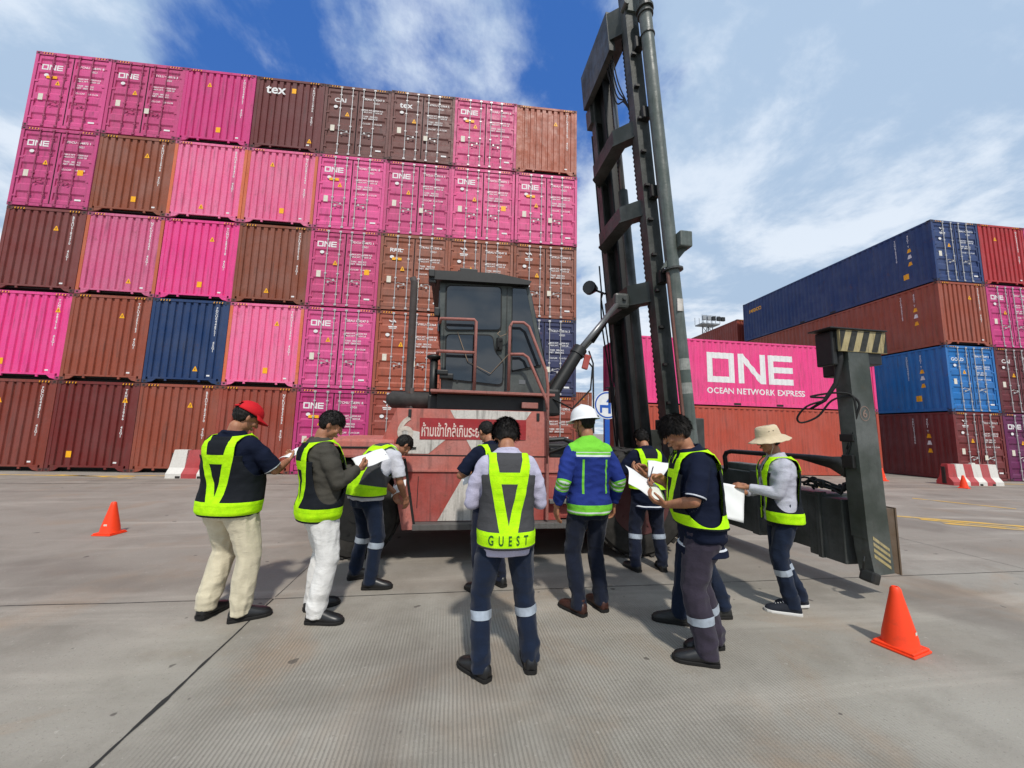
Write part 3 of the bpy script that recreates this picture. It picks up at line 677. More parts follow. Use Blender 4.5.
g = G(); g.tube([(2.55, 5.0, .70), (2.55, 7.8, .70)], .18, 14); g.tube([(-1.10, 5.2, .52), (-1.10, 7.6, .52)], .12, 12); part(g, 'axle', m_blk)
# box, tank and steps between the panels and the front wheel
g = G(); g.bbox(1.30, 1.95, 5.0, 5.35, .76, 1.04, .012); g.bbox(1.30, 1.95, 5.02, 5.35, .49, .69, .04); part(g, 'tool_box', m_red2)
g = G(); g.bbox(1.30, 1.78, 5.02, 5.35, 1.05, 1.24, .015); part(g, 'battery_box', m_rim)
g = G(); g.bbox(1.30, 2.0, 4.90, 5.2, .70, .745, .008); part(g, 'step', paint('step_grey', L(110, 108, 104), .6, .3, .6, .4, scale=2))
g = G(); g.bbox(1.34, 1.80, 5.08, 5.3, 1.26, 1.40, .02); g.bbox(1.55, 2.2, 5.3, 5.6, 1.2, 1.42, .03); g.tube([(1.30, 5.05, 1.5), (1.5, 5.0, 1.52), (1.8, 5.05, 1.42), (1.95, 5.2, 1.2)], .03, 8); g.tube([(1.3, 5.1, 1.32), (1.6, 5.0, 1.45), (1.9, 5.02, 1.35), (2.1, 5.1, 1.3)], .02, 8); part(g, 'valve_block', m_blk)
g = G(); g.bbox(1.46, 1.53, 4.995, 5.02, 1.12, 1.19, .008); part(g, 'gauge', m_lens)
# cab and its platform
g = G(); g.bbox(-.26, 1.36, 4.92, 6.75, 2.075, 2.11, .008, 0); g.bbox(-.18, 1.25, 5.1, 6.6, 1.87, 2.07, .01, 1); g.bbox(-.3, -.1, 5.2, 6.6, 1.86, 2.06, .02, 1); pf = part(g, 'platform', [m_rail, m_blk])
shell = [(-.135, 2.115), (1.30, 2.115), (1.285, 2.42), (1.02, 3.62), (-.215, 3.60)]
g = xz(shell, 5.10, 6.5); cab_ = part(g, 'cab', m_cabp)
g = G(); vs = [(-.33, 3.575), (-.30, 3.70), (.55, 3.735), (1.03, 3.665), (1.0, 3.61)]
xz(vs, 4.99, 6.62, 0, g); g.bbox(-.36, -.26, 5.0, 5.14, 3.53, 3.69, .02); part(g, 'roof', m_blk, cab_)
def window(poly, rr=.06, t_=.012):
    c = Vector((sum(p[0] for p in poly)/len(poly), sum(p[1] for p in poly)/len(poly)))
    ip = rounded(poly, rr); op = [tuple(Vector(p)+(Vector(p)-c).normalized()*.02) for p in ip]
    g = G(); xz(op, 5.083, 5.099, 0, g); fr_ = part(g, 'window', m_rub, cab_); g = G(); xz(ip, 5.077, 5.0825, 0, g); part(g, 'pane', m_gls, fr_)
window([(-.10, 2.93), (.625, 2.975), (.615, 3.57), (-.115, 3.53)])
window([(-.08, 2.27), (.67, 2.22), (.67, 2.54), (.55, 2.66), (.52, 2.88), (-.09, 2.86)], .07)
window([(.80, 2.42), (1.20, 2.52), (.97, 3.58), (.78, 3.58)], .025)
g = G(); g.box(.705, .715, 5.09, 5.1005, 2.13, 3.58); g.box(-.135, -.128, 5.09, 5.1005, 2.13, 3.58); part(g, 'door_gap', m_blk, cab_)
g = G(); g.bbox(.57, .66, 5.05, 5.09, 2.68, 2.86, .02); g.tube([(.60, 5.04, 2.84), (.60, 5.01, 2.8), (.60, 5.01, 2.72), (.60, 5.04, 2.69)], .012, 6); part(g, 'door_handle', m_rub, cab_)
g = G(); xz([(1.31, 2.5), (1.305, 2.53), (1.07, 3.56), (1.06, 3.56)], 5.2, 6.4, 0, g)
wf = part(g, 'window', m_gls, cab_)
for z0, z1 in ((2.93, 3.55),):
    g = G(); g.box(-.222, -.20, 5.2, 6.4, z0, z1); part(g, 'window', m_gls, cab_)
g = G(); xz(rounded([(0, 2.95), (.9, 2.95), (.85, 3.55), (0, 3.55)], .06), 6.50, 6.506, 0, g); part(g, 'window', m_gls, cab_)
g = G(); g.bbox(-.16, .02, 5.0, 5.09, 2.26, 2.33, .015); g.bbox(-.19, -.05, 4.98, 5.06, 2.31, 2.37, .012); g.bbox(.06, .085, 5.08, 5.1, 2.23, 2.32, .004); g.bbox(-.27, -.20, 5.06, 5.12, 3.1, 3.22, .015); part(g, 'step_lamp', m_blk, cab_)
g = G(); g.box(.90, .99, 5.094, 5.0995, 2.24, 2.30); part(g, 'data_plate', m_chr, cab_)
g = G(); g.tube([(.62, 5.07, 2.95), (.58, 5.02, 2.9), (.62, 5.0, 2.86), (.70, 5.0, 2.9), (.74, 4.9, 3.0)], .006, 5); g.tube([(.05, 5.06, 2.9), (.2, 5.03, 2.5), (.5, 4.99, 2.35), (.72, 4.87, 2.6)], .006, 5); part(g, 'spiral_cable', plain('tan_cable', L(140, 120, 100), .6), cab_)
g = G(); g.bbox(.05, .30, 5.3, 5.35, 3.74, 3.90, .008); g.tube([(-.05, 5.3, 3.72), (.04, 5.3, 3.86)], .01, 5); g.bbox(-.36, -.28, 4.96, 5.08, 3.60, 3.70, .01); part(g, 'roof_bracket', m_blk, cab_)
# hand rails and stair
r_ = .021; Y = 4.93
def rail(*paths):
    g = G()
    for p in paths: g.tube([(q[0], q[2] if len(q) > 2 else Y, q[1]) for q in p], r_, 8)
    part(g, 'hand_rail', m_rail, pf, True)
rail([(-.17, 3.03), (.26, 3.045), (.285, 3.02), (.29, 2.12)], [(-.19, 2.60), (.28, 2.605)], [(-.17, 3.03), (-.19, 3.02, 5.1)], [(-.19, 2.6), (-.2, 2.6, 5.1)])
rail([(.735, 2.12), (.735, 2.98), (.77, 3.045), (.92, 3.05), (.99, 3.0), (1.235, 2.41), (1.262, 2.2), (1.27, 1.2)], [(.74, 2.61), (.92, 2.62), (.985, 2.58), (1.24, 2.03), (1.262, 1.9)])
g = G(); g.tube([(1.27, Y, 1.3), (1.27, Y, .5)], r_, 8); part(g, 'hand_rail', m_rail)
# exhaust, silencer, air intake
g = G(); g.tube([(-.60, 5.3, 3.70), (-.572, 5.32, 3.63), (-.565, 5.32, 2.1), (-.56, 5.32, 1.8)], [.045, .05, .05, .05], 12); g.tube([(-.52, 5.3, 2.15), (-.53, 5.3, 1.5)], .03, 10); part(g, 'exhaust_pipe', paint('rusty_exhaust', L(66, 56, 54), .7, .2, .4, .6, scale=4), None, True)
g = G(); g.tube([(-.85, 5.35, 1.99), (-.80, 5.35, 1.99), (-.78, 5.35, 1.99), (-.12, 5.35, 1.99), (-.08, 5.35, 1.99)], [.05, .095, .115, .115, .08], 18); part(g, 'silencer', plain('sooty_steel', (.05, .045, .042), .7, .3, 0, .4), None, True)
g = G(); g.tube([(-.24, 5.3, 1.9), (-.25, 5.3, 2.56)], .055, 14); g.tube([(-.25, 5.3, 2.55), (-.25, 5.3, 2.575), (-.25, 5.3, 2.60), (-.25, 5.3, 2.62)], [.065, .1, .1, .05], 16); part(g, 'air_intake', m_blk, None, True)
g = G(); g.tube([(1.0, 5.3, 1.86), (1.0, 5.3, 1.9), (1.03, 5.3, 2.04)], [.16, .15, .12], 16); part(g, 'filter_bowl', m_red)
g = G(); g.bbox(.93, 1.15, 4.99, 5.05, 1.91, 1.99, .01); part(g, 'bracket', m_rail)
# little mirror on a black pole
g = G(); g.tube([(2.0, 5.2, 1.6), (1.995, 5.2, 2.60), (1.93, 5.2, 2.78)], .012, 6); mp = part(g, 'mirror_pole', m_blk)
g = G(); g.bbox(1.84, 1.93, 5.17, 5.22, 2.50, 2.72, .02, 0, Matrix.Translation((1.9, 5.2, 2.6)) @ Matrix.Rotation(.25, 4, 'Y') @ Matrix.Translation((-1.9, -5.2, -2.6))); part(g, 'mirror', m_red2, mp)

# ------------------------------------------------ mast (leans back)
LEAN = .083; ZB = 1.9
def mx(x, z): return x-LEAN*(z-ZB)
def mp3(x, y, z): return (mx(x, z), y, z)
def mbar(g, x0, x1, y0, y1, z0, z1, m=0):
    vs = [mp3(x, y, z) for x in (x0, x1) for y in (y0, y1) for z in (z0, z1)]
    g.add(vs, [(0,1,3,2),(4,6,7,5),(0,4,5,1),(2,3,7,6),(0,2,6,4),(1,5,7,3)], m)
def column(x0, x1, y0, y1, z0, z1, open_s):
    g = G(); tk = .035
    mbar(g, x0, x0+tk, y0, y1, z0, z1); mbar(g, x1-tk, x1, y0, y1, z0, z1)
    if open_s > 0: mbar(g, x0+tk, x1-tk, y0, y0+tk, z0, z1)
    else: mbar(g, x0+tk, x1-tk, y1-tk, y1, z0, z1)
    return g
g = column(3.42, 3.66, 5.72, 5.90, .25, 9.55, 1); mc = part(g, 'mast_column', m_olv)
g = column(3.36, 3.66, 7.22, 7.42, .25, 9.55, -1); mc2 = part(g, 'mast_column', m_olv)
g = column(3.50, 3.78, 5.92, 6.06, .35, 9.9, 1); part(g, 'inner_mast_column', m_blk)
g = column(3.50, 3.80, 7.02, 7.20, .35, 9.9, -1); part(g, 'inner_mast_column', m_blk)
def arch(z, hgt, bulge=.27, tk=.10, y0=5.80, y1=7.34, yb0=6.12, yb1=7.10):
    g = G(); pts = [(3.46, y0), (3.43-bulge, yb0), (3.43-bulge, yb1), (3.40, y1)]
    for (a, b_) in zip(pts[:-1], pts[1:]):
        vs = [mp3(x+dx, y, zz) for (x, y) in (a, b_) for dx in (0, tk) for zz in (z-hgt/2, z+hgt/2)]
        g.add(vs, [(0,1,3,2),(4,6,7,5),(0,4,5,1),(2,3,7,6),(0,2,6,4),(1,5,7,3)])
        vs = [mp3(x+dx, y, zz) for (x, y) in (a, b_) for dx in (-.03, tk+.12) for zz in (z-hgt/2-.02, z-hgt/2+.005)]
        g.add(vs, [(0,1,3,2),(4,6,7,5),(0,4,5,1),(2,3,7,6),(0,2,6,4),(1,5,7,3)])
    return part(g, 'cross_beam', m_olv)
arch(4.02, .34); arch(5.52, .28); arch(7.0, .30); arch(.75, .4)
g = G(); mbar(g, 3.22, 3.34, 6.05, 7.46, 8.75, 9.55); mbar(g, 3.34, 3.75, 6.05, 7.46, 9.3, 9.52)
vs = [mp3(3.22, 6.06, z) for z in (8.95, 9.5)]+[mp3(3.60, 5.74, z) for z in (8.95, 9.5)]+[mp3(3.34, 6.06, z) for z in (8.95, 9.5)]+[mp3(3.68, 5.80, z) for z in (8.95, 9.5)]
g.add(vs, [(0,1,3,2),(4,6,7,5),(0,4,6,2) if False else (0,2,6,4),(1,5,7,3),(0,4,5,1),(2,3,7,6)])
mbar(g, 3.30, 3.60, 7.30, 7.55, 8.35, 8.75); part(g, 'mast_head', m_olv)
g = G(); g.prism([mp3(3.45, 5.68, 9.2), mp3(3.72, 5.68, 9.2), mp3(3.72, 5.68, 9.95), mp3(3.60, 5.68, 9.95)], (0, .04, 0)); g.cyl(mp3(3.42, 5.62, 9.3), mp3(3.42, 5.80, 9.3), .05, n=14); part(g, 'head_plate', m_olv2)
# lift cylinder tubes
def lift(y, nm=True):
    g = G(); g.tube([mp3(3.66, y, .3), mp3(3.66, y, 4.25)], .105, 20); g.tube([mp3(3.665, y, 4.25), mp3(3.665, y, 9.0)], .108, 20); c = part(g, 'lift_cylinder', m_olv2, None, True, 30)
    g = G()
    for z, rr, hh in ((9.0, .15, .05), (8.9, .135, .03), (4.25, .16, .03), (8.5, .125, .02)): g.cyl(mp3(3.665, y, z), mp3(3.665, y, z+hh), rr, n=20)
    g.cyl(mp3(3.665, y, 9.05), mp3(3.665, y, 9.9), .075, .07, 14); part(g, 'collar', m_olv, c)
    return c
lc = lift(5.50); lift(7.60)
g = G(); g.tube([mp3(3.555, 5.47, .4), mp3(3.555, 5.47, 4.2)], .028, 8); part(g, 'pipe', paint('rusty_pipe', L(112, 74, 64), .6, .2, .4, .6, scale=3), lc)
g = G(); g.box(*(lambda a: (a, a+.10))(mx(3.60, 3.6)), 5.38, 5.40, 3.55, 3.75); 
part(g, 'decal', m_wht, lc)
g = G(); g.cyl(mp3(3.66, 5.50, 2.62), mp3(3.66, 5.50, 2.80), .1065, n=20); g.cyl(mp3(3.66, 5.50, 2.25), mp3(3.66, 5.50, 2.42), .1065, n=20); part(g, 'worn_paint_patch', plain('worn_grey_patch', L(150, 152, 146), .6, .3, 0, .3, 14), lc)
z = 4.62; g = G(); g.bbox(mx(3.72, z), mx(3.93, z), 5.30, 5.50, z-.02, z+.24, .02); g.prism([(mx(3.5, z), 5.48, z-.35), (mx(3.72, z), 5.48, z-.35+.1), (mx(3.90, z), 5.35, z), (mx(3.7, z), 5.48, z+.02)], (0, .05, 0)); part(g, 'stop_bracket', m_olv2)
for y, x in ((6.22, 3.62), (6.86, 3.62)):
    g = G(); pts = []; rr = []; z = .6
    while z < 9.2:
        pts.append(mp3(x, y, z)); rr.append(.026 if len(pts) % 2 else .044); z += .045
    g.tube(pts, rr, 6); part(g, 'lift_chain', m_blk)
g = G(); g.tube([mp3(3.58, 6.72, .4), mp3(3.58, 6.72, 6.4)], .09, 16); part(g, 'hoist_cylinder', m_olv, None, True)
g = G(); g.tube([mp3(3.58, 6.72, 6.4), mp3(3.58, 6.72, 9.3)], .045, 12); part(g, 'piston_rod', m_chr, None, True)
rnd = random.Random(3)
for k in range(7):
    y0 = 7.40+.03*k; x0 = 3.44-.01*k+rnd.uniform(-.05, .02); top = (8.6, 9.0, 4.4, 4.3, 8.2, 4.6, 5.2)[k]; g = G(); pts = []
    n = 26
    for i in range(n+1):
        z = .5+(top-.5)*i/n; wob = .05*math.sin(z*1.3+k)+.03*math.sin(z*2.9+k*2) if z < 4.5 else .008*math.sin(z+k); pts.append(mp3(x0+wob, y0+wob*.6, z))
    g.tube(pts, .016, 6); part(g, 'hydraulic_hose', m_rub, None, True)
for k in range(4):
    g = G(); pts = [mp3(3.33, 6.2+.09*k, 9.0), mp3(3.35, 6.1+.05*k, 8.2-.1*k), mp3(3.40, 5.98+.02*k, 7.7), mp3(3.46, 5.9, 7.35)]; g.tube(spl(pts), .013, 6); part(g, 'hydraulic_hose', m_rub, None, True)
for k in range(12):
    g = G(); z = 1.5+k*.62; mbar(g, 3.44, 3.52, 5.66, 5.725, z-.02, z+.02); part(g, 'pipe_clamp', m_blk, mc)
for z in (4.2, 5.7, 7.15, 8.5):
    g = G(); mbar(g, 3.50, 3.64, 5.60, 5.74, z-.10, z+.10); part(g, 'pipe_clamp', m_blk, mc)
# flood lamp on the far column
g = G(); g.tube([mp3(3.30, 7.35, 4.5), mp3(3.16, 7.5, 4.62), mp3(3.05, 7.7, 4.70)], .022, 8); la = part(g, 'lamp_arm', m_blk)
g = G(); zc = 4.66; xc = 2.86; g.tube([(xc-.10, 7.45, zc), (xc-.05, 7.5, zc), (xc+.12, 7.6, zc+.03)], [.14, .15, .06], 14); part(g, 'flood_lamp', m_blk, la)
# tilt cylinders
g = G(); g.tube([(1.52, 5.72, 2.17), (1.96, 5.76, 2.88)], .10, 14); g.tube([(1.93, 5.757, 2.83), (2.0, 5.763, 2.94)], .115, 14); tcy = part(g, 'tilt_cylinder', m_blk, None, True, 30)
g = G(); g.tube([(1.96, 5.76, 2.88), (2.86, 6.16, 3.92)], .048, 12); part(g, 'piston_rod', m_chr, tcy, True)
g = G(); g.bbox(2.74, 3.0, 6.08, 6.22, 3.78, 4.05, .05); g.cyl((2.90, 6.04, 3.94), (2.90, 6.26, 3.94), .035, n=12); part(g, 'clevis', m_olv, tcy)
g = G(); g.tube([(1.5, 7.2, 2.1), (2.74, 7.2, 3.46)], .045, 12); tc2 = part(g, 'tilt_cylinder', m_olv, None, True)
g = G(); g.tube([(2.72, 7.2, 3.44), (3.12, 7.2, 4.02)], [.075, .06], 12); part(g, 'sleeve', m_blk, tc2, True)
g = G(); g.bbox(1.28, 1.62, 7.0, 7.4, 1.85, 2.25, .04); part(g, 'cylinder_bracket', m_blk)
g = G(); g.bbox(1.28, 1.62, 5.55, 5.9, 1.85, 2.25, .04); g.tube([(1.5, 5.55, 2.1), (1.75, 5.4, 1.95), (2.05, 5.45, 2.25), (2.1, 5.5, 2.6), (1.98, 5.62, 2.8)], .014, 6); part(g, 'cylinder_bracket', m_blk)

# ------------------------------------------------ spreader (two gripping arms) in front of the mast
SP = G(); SP.bbox(4.20, 4.62, 4.85, 8.1, .30, 1.12, .02); SP.bbox(4.22, 4.60, 8.1, 9.3, .36, .98, .02); SP.bbox(4.22, 4.60, 3.88, 4.85, .34, .985, .015); SP.bbox(4.215, 4.61, 3.66, 4.08, .285, .955, .012)
SP.bbox(4.19, 4.3, 4.3, 4.36, .335, .99, .008); SP.bbox(4.185, 4.3, 3.90, 3.95, .28, 1.0, .008); SP.bbox(4.19, 4.66, 4.80, 4.92, .29, 1.14, .01); sp = part(SP, 'spreader_beam', m_olv)
g = G(); g.bbox(4.0, 4.22, 5.9, 7.1, .35, 1.9, .02); g.bbox(3.72, 4.05, 6.0, 6.2, .4, 1.7, .01); g.bbox(3.72, 4.05, 6.8, 7.0, .4, 1.7, .01); part(g, 'carriage', m_olv, sp)
g = G(); g.tube([(4.22, 5.42, 1.08), (4.2, 5.42, 1.30), (4.2, 5.38, 1.36), (4.2, 5.28, 1.385), (4.2, 3.9, 1.385), (4.25, 3.62, 1.37)], .033, 8); g.prism([(4.2, 4.2, 1.37), (4.2, 3.6, 1.42), (4.2, 3.6, 1.2), (4.2, 3.75, 1.28)], (.03, 0, 0)); part(g, 'guard_rail', m_blk, sp, True)
g = G(); g.bbox(4.25, 4.5, 4.45, 4.70, 1.12, 1.32, .02); g.bbox(4.24, 4.28, 4.30, 4.34, .95, 1.35, .006); g.bbox(4.3, 4.5, 4.9, 5.5, 1.12, 1.22, .02)
part(g, 'hydraulic_unit', m_olv2, sp)
for k in range(9):
    g = G(); rr = random.Random(k+40); y0 = 4.4-.07*k; pts = []
    for i in range(13):
        u = i/12; pts.append((4.26+.02*k+.05*math.sin(u*7+k), y0-.75*u+.12*math.sin(u*9+k*1.7)-(0 if k > 4 else .0), 1.0+.05*abs(math.sin(u*6.2+k))+.10*math.sin(u*math.pi)*rr.uniform(.4, 1.1)))
    pts = [(x, max(y, 3.72), z) for x, y, z in pts]; g.tube(spl(pts, 3), .013, 6); part(g, 'hydraulic_hose', m_rub, sp, True)
m_arm = paint('scraped_arm_paint', L(52, 58, 50), .42, .85, .5, .35, (.08, .05, .035), (.02, .02, .018), scale=1.3)
def arm(y0, sgn):
    """gripping arm; outer face at y0, thickness grows along sgn"""
    yb = y0+sgn*.17
    def X(g, poly, a, b_, m=0): return g.prism([(x, y0+sgn*a, z) for x, z in poly], (0, sgn*(b_-a), 0), m)
    g = G(); X(g, [(4.20, 2.56), (4.46, 2.56), (4.51, .90), (4.54, .26), (4.30, .24), (4.26, .50), (4.235, 1.0)], 0, .15)
    X(g, [(4.19, 2.45), (4.205, 2.45), (4.255, .6), (4.245, .6)], -.006, .16)
    a_ = part(g, 'gripping_arm', m_arm, sp)
    return a_
def arm_bits(y0, s):
    g = G(); yy = lambda v: y0+s*v
    def bx(x0, x1, a, b_, z0, z1, bb, m=0): g.bbox(x0, x1, min(yy(a), yy(b_)), max(yy(a), yy(b_)), z0, z1, bb, m)
    bx(4.10, 4.66, .02, .22, 2.56, 2.78, .01); bx(4.06, 4.12, .04, .24, 2.40, 2.78, .015); bx(3.97, 4.70, -.03, .24, 2.785, 2.80, .004); bx(4.46, 4.66, .02, .3, 2.42, 2.56, .012); bx(4.24, 4.40, .10, .34, 2.3, 2.56, .02)
    hd = part(g, 'arm_head', m_blk, sp)
    g = G(); g.box(4.10, 4.70, yy(-.008), yy(.018), 2.545, 2.782); pl_ = part(g, 'hazard_plate', m_stripe, sp)
    g = G()
    for k in range(5):
        x = 4.03+k*.155
        q = [(x, 2.55), (x+.075, 2.55), (x+.155, 2.778), (x+.08, 2.778)]; q = [(min(max(a, 4.102), 4.698), b_) for a, b_ in q]; g.prism([(a, yy(-.0105), b_) for a, b_ in q], (0, s*.002, 0))
    part(g, 'hazard_stripe', plain('worn_black_stripe', (.04, .04, .035), .7, .3, 0, .5, 20), sp)
    g = G()
    for k in range(4):
        z_ = .33+k*.058; g.prism([(4.31, yy(-.003), z_+.09), (4.50, yy(-.003), z_-.03), (4.50, yy(-.003), z_), (4.31, yy(-.003), z_+.125)], (0, s*.002, 0))
    part(g, 'hazard_stripe', m_stripe, sp)
    g = G(); g.prism([(4.528, yy(.02), .26), (4.60, yy(.0), .25), (4.60, yy(.0), .90), (4.512, yy(.02), .90)], (0, s*.10, 0)); g.prism([(4.60, yy(-.01), .245), (4.618, yy(-.01), .245), (4.618, yy(-.01), .91), (4.60, yy(-.01), .91)], (0, s*.14, 0)); part(g, 'wear_plate', paint('worn_brown_steel', L(96, 78, 60), .5, .3, .4, .6, scale=4), sp)
arm(3.45, 1); arm_bits(3.45, 1); arm(9.55, -1); arm_bits(9.55, -1)
g = G()
for a in range(20):
    th, t1 = a*math.pi/10, (a+1)*math.pi/10
    for r0, r1 in ((.055, .062),): g.quad((4.345+r0*math.cos(th), 3.447, 1.88+r0*1.3*math.sin(th)), (4.345+r0*math.cos(t1), 3.447, 1.88+r0*1.3*math.sin(t1)), (4.345+r1*math.cos(t1), 3.447, 1.88+r1*1.3*math.sin(t1)), (4.345+r1*math.cos(th), 3.447, 1.88+r1*1.3*math.sin(th)))
vs, fs = text2d('6', .12, 'CENTER', 3); g.add([(4.345+v.x, 3.446, 1.84+v.y) for v in vs], fs); part(g, 'arm_number', plain('faded_pink_print', L(128, 108, 98), .7), sp)
g = G(); g.tube([(4.16, 3.50, 2.62), (4.15, 3.5, 2.45), (4.10, 3.52, 2.2), (4.03, 3.6, 2.02), (3.97, 3.72, 1.93)], [.03, .03, .024, .018, .013], 8)
g.tube(spl([(4.03, 3.6, 2.02), (3.93, 3.72, 1.96), (3.90, 3.82, 1.84), (3.95, 3.82, 1.78), (4.04, 3.7, 1.85), (4.10, 3.58, 2.02), (4.20, 3.46, 2.06), (4.25, 3.42, 1.98), (4.24, 3.45, 1.85), (4.22, 3.56, 1.5)]), .011, 8)
g.tube(spl([(4.05, 3.6, 2.05), (3.98, 3.72, 2.07), (4.12, 3.52, 2.10), (4.22, 3.44, 2.02), (4.22, 3.5, 1.6), (4.2, 3.6, 1.35)]), .011, 8); part(g, 'arm_cable', m_rub, sp, True)
g = G(); g.bbox(4.20, 4.24, 3.47, 3.62, 1.58, 1.66, .01); g.bbox(4.185, 4.235, 3.48, 3.6, 1.3, 1.44, .01); part(g, 'sensor', m_blk, sp)
g = G(); M = Matrix.Translation((4.23, 3.44, .24)) @ Matrix.Rotation(.35, 4, 'Y') @ Matrix.Rotation(.3, 4, 'Z'); g.bbox(-.085, .065, -.06, .06, -.055, .055, .02, 0, M); g.tube([(4.17, 3.46, .28), (4.14, 3.42, .40), (4.2, 3.46, .43), (4.235, 3.5, .38)], .008, 6); part(g, 'work_lamp', m_blk, sp)

# ---------------------------------------------------------------- props
m_cone, t, b = mat('cone_orange'); v = objc(t); t.l.new(t.mix(t.mapr(t.noise(v, 14, 5, .6), .5, .75, 0, .35), L(250, 66, 20), L(180, 60, 36)), b.inputs['Base Color']); b.inputs['Roughness'].default_value = .5
def cone(loc, h, rz, label, tilt=0):
    o = thing('traffic_cone', (*loc, 0), label, 'traffic cone', 'orange traffic cones on the yard', rz)
    g = G(); w_ = h*.29; th = .02
    for z0, z1, ww in ((.0, .018, w_), (.018, .035, w_*.93)): g.bbox(-ww, ww, -ww, ww, z0, z1, .008)
    olink('base', g.mesh('base'), [m_cone], o)
    rs = []; n = 28
    for z, r in ((.03, .26), (.06, .243), (.10, .233), (.9*h, .085), (.965*h, .075), (h, .05), (h, .035), (h-.03, .03)): rs.append([(h*r*math.cos(2*math.pi*a/n), h*r*math.sin(2*math.pi*a/n), z) for a in range(n)])
    g = G(); g.rings(rs); me = g.mesh('cone'); ob = olink('cone_body', me, [m_cone], o); with_angle(me, 45)
    g = G()
    a0 = -math.pi/2+.15
    vs = [((h*.219)*math.cos(a0+u), (h*.219)*math.sin(a0+u), z) for z in (.115, .155) for u in (-.22, 0, .22)]
    vs = [(x*(1-.9*(z-.115)), y*(1-.35*(z-.115)), z) for x, y, z in vs]; g.add(vs, [(0, 1, 4, 3), (1, 2, 5, 4)]); olink('maker_label', g.mesh('label', fix=False), [m_cream], o)
cone((3.545, 2.70), .455, .25, 'orange traffic cone in front of the spreader foot, nearest to the viewer')
cone((-4.76, 6.60), .45, -.15, 'orange traffic cone standing alone on the left side of the yard')
cone((18.0, 11.2), .45, .3, 'small orange cone in front of the red and white barrier')
cone((17.2, 13.2), .5, .1, 'orange cone far away, half hidden by the gripping arm')
m_bw = paint('barrier_white', L(216, 212, 204), .5, .2, .3, .05, grimecol=(.3, .28, .25)); m_br = paint('barrier_red', L(176, 58, 60), .5, .4, .3, .05)
def barrier(loc, rz, ln, n, label, h=.82, first=0):
    o = thing('plastic_barrier', (*loc, 0), label, 'road barrier', 'red and white road barriers', rz)
    prof = [(-.27, 0), (.27, 0), (.27, .13), (.15, .30), (.10, h), (-.10, h), (-.15, .30), (-.27, .13)]
    for i in range(n):
        g = G(); x0 = -ln/2+ln*i/n; x1 = x0+ln/n
        g.prism([(x0+(.06 if z > .3 and i == 0 else 0), y, z) for y, z in prof], (x1-x0-.0, 0, 0))
        if i == n//2: g.bbox((x0+x1)/2-.08, (x0+x1)/2+.08, -.05, .05, h, h+.05, .01)
        olink('segment', g.mesh('segment'), [m_br if (i+first) % 2 == 0 else m_bw], o)
    g = G()
    for x in (-ln/2-.03, ln/2): g.bbox(x, x+.03, -.06, .06, .05, h-.1, .01)
    for x in (-ln*.3, ln*.05, ln*.3): g.bbox(x-.07, x+.07, -.275, -.2, .0, .07, .01)
    olink('end_connector', g.mesh('c'), [m_dark], o)
barrier((19.75, 12.1), -.05, 2.2, 6, 'red and white striped barrier block in front of the right stack', .78)
barrier((-7.30, 13.2), -.05, 1.7, 4, 'red and white barrier at the foot of the tall stack, left of the red cap', first=1)
# direction sign
m_sb = plain('sign_blue', L(28, 84, 176), .4, .4); m_sw = plain('sign_white', L(226, 228, 230), .4, .4)
o = thing('round_direction_sign', (5.52, 13.0, 0), 'round white sign with blue ring and blue arrow on a blue post', 'road sign')
g = G(); g.bbox(-.09, .09, .02, .10, 0, 2.15, .01); olink('post', g.mesh('post'), [m_sb], o)
def disc(y, r, z=2.62, n=36): return G().cyl((0, y, z), (0, y-.012, z), r, n=n)
olink('plate', disc(.02, .50).mesh('plate'), [m_sw], o)
g = G(); n = 36
for a in range(n):
    th, t1 = 2*math.pi*a/n, 2*math.pi*(a+1)/n; g.quad(*[(r*math.cos(q), .003, 2.62+r*math.sin(q)) for r, q in ((.42, th), (.42, t1), (.47, t1), (.47, th))])
for q in ([(.03, -.3), (.13, -.3), (.13, .12), (.03, .12)], [(-.05, .10), (.21, .10), (.08, .30)], [(-.2, -.10), (.03, -.10), (.03, -.0), (-.2, -.0)], [(-.28, -.28), (-.2, -.28), (-.2, .0), (-.28, .0)]): g.add([(x, .003, 2.62+z) for x, z in q], [tuple(range(len(q)))])
olink('symbol', g.mesh('symbol'), [m_sb], o)
g = G(); g.bbox(-.5, -.1, .15, .2, 1.6, 2.5, .01); g.bbox(-.35, -.25, .15, .2, 0, 1.6, .01)
o2 = tag(g.build('notice_board', paint('grey_board', L(188, 180, 170), .6), None), 'small grey notice board beside the round blue-ringed sign', 'board'); o2.location = (5.3, 13.4, 0)
# distant flood light tower
m_lt = plain('tower_steel', (.30, .32, .34), .6, .3)
o = thing('floodlight_tower', (44.2, 60, 0), 'distant steel lattice floodlight tower seen above the pink container', 'floodlight tower')
g = G()
for sx in (-.55, .55):
    for sy in (-.55, .55): g.tube([(sx*1.6, sy*1.6, 0), (sx, sy, 21.2)], .10, 6)
for k in range(14):
    z0 = k*1.5; z1 = z0+1.5
    for s in (-1, 1):
        a = 1.6-.6*z0/21; c_ = 1.6-.6*z1/21
        g.tube([(-.55*a, s*.55*a, z0), (.55*c_, s*.55*c_, z1)], .05, 5); g.tube([(s*.55*a, -.55*a, z0), (s*.55*c_, .55*c_, z1)], .05, 5)
olink('lattice_mast', g.mesh('m'), [m_lt], o)
g = G(); g.box(-1.7, 1.7, -1.0, 1.0, 21.0, 21.2)
for x in (-1.7, -.85, 0, .85, 1.7): g.tube([(x, -1, 21.2), (x, -1, 22.6)], .05, 5); g.tube([(x, 1, 21.2), (x, 1, 22.6)], .05, 5)
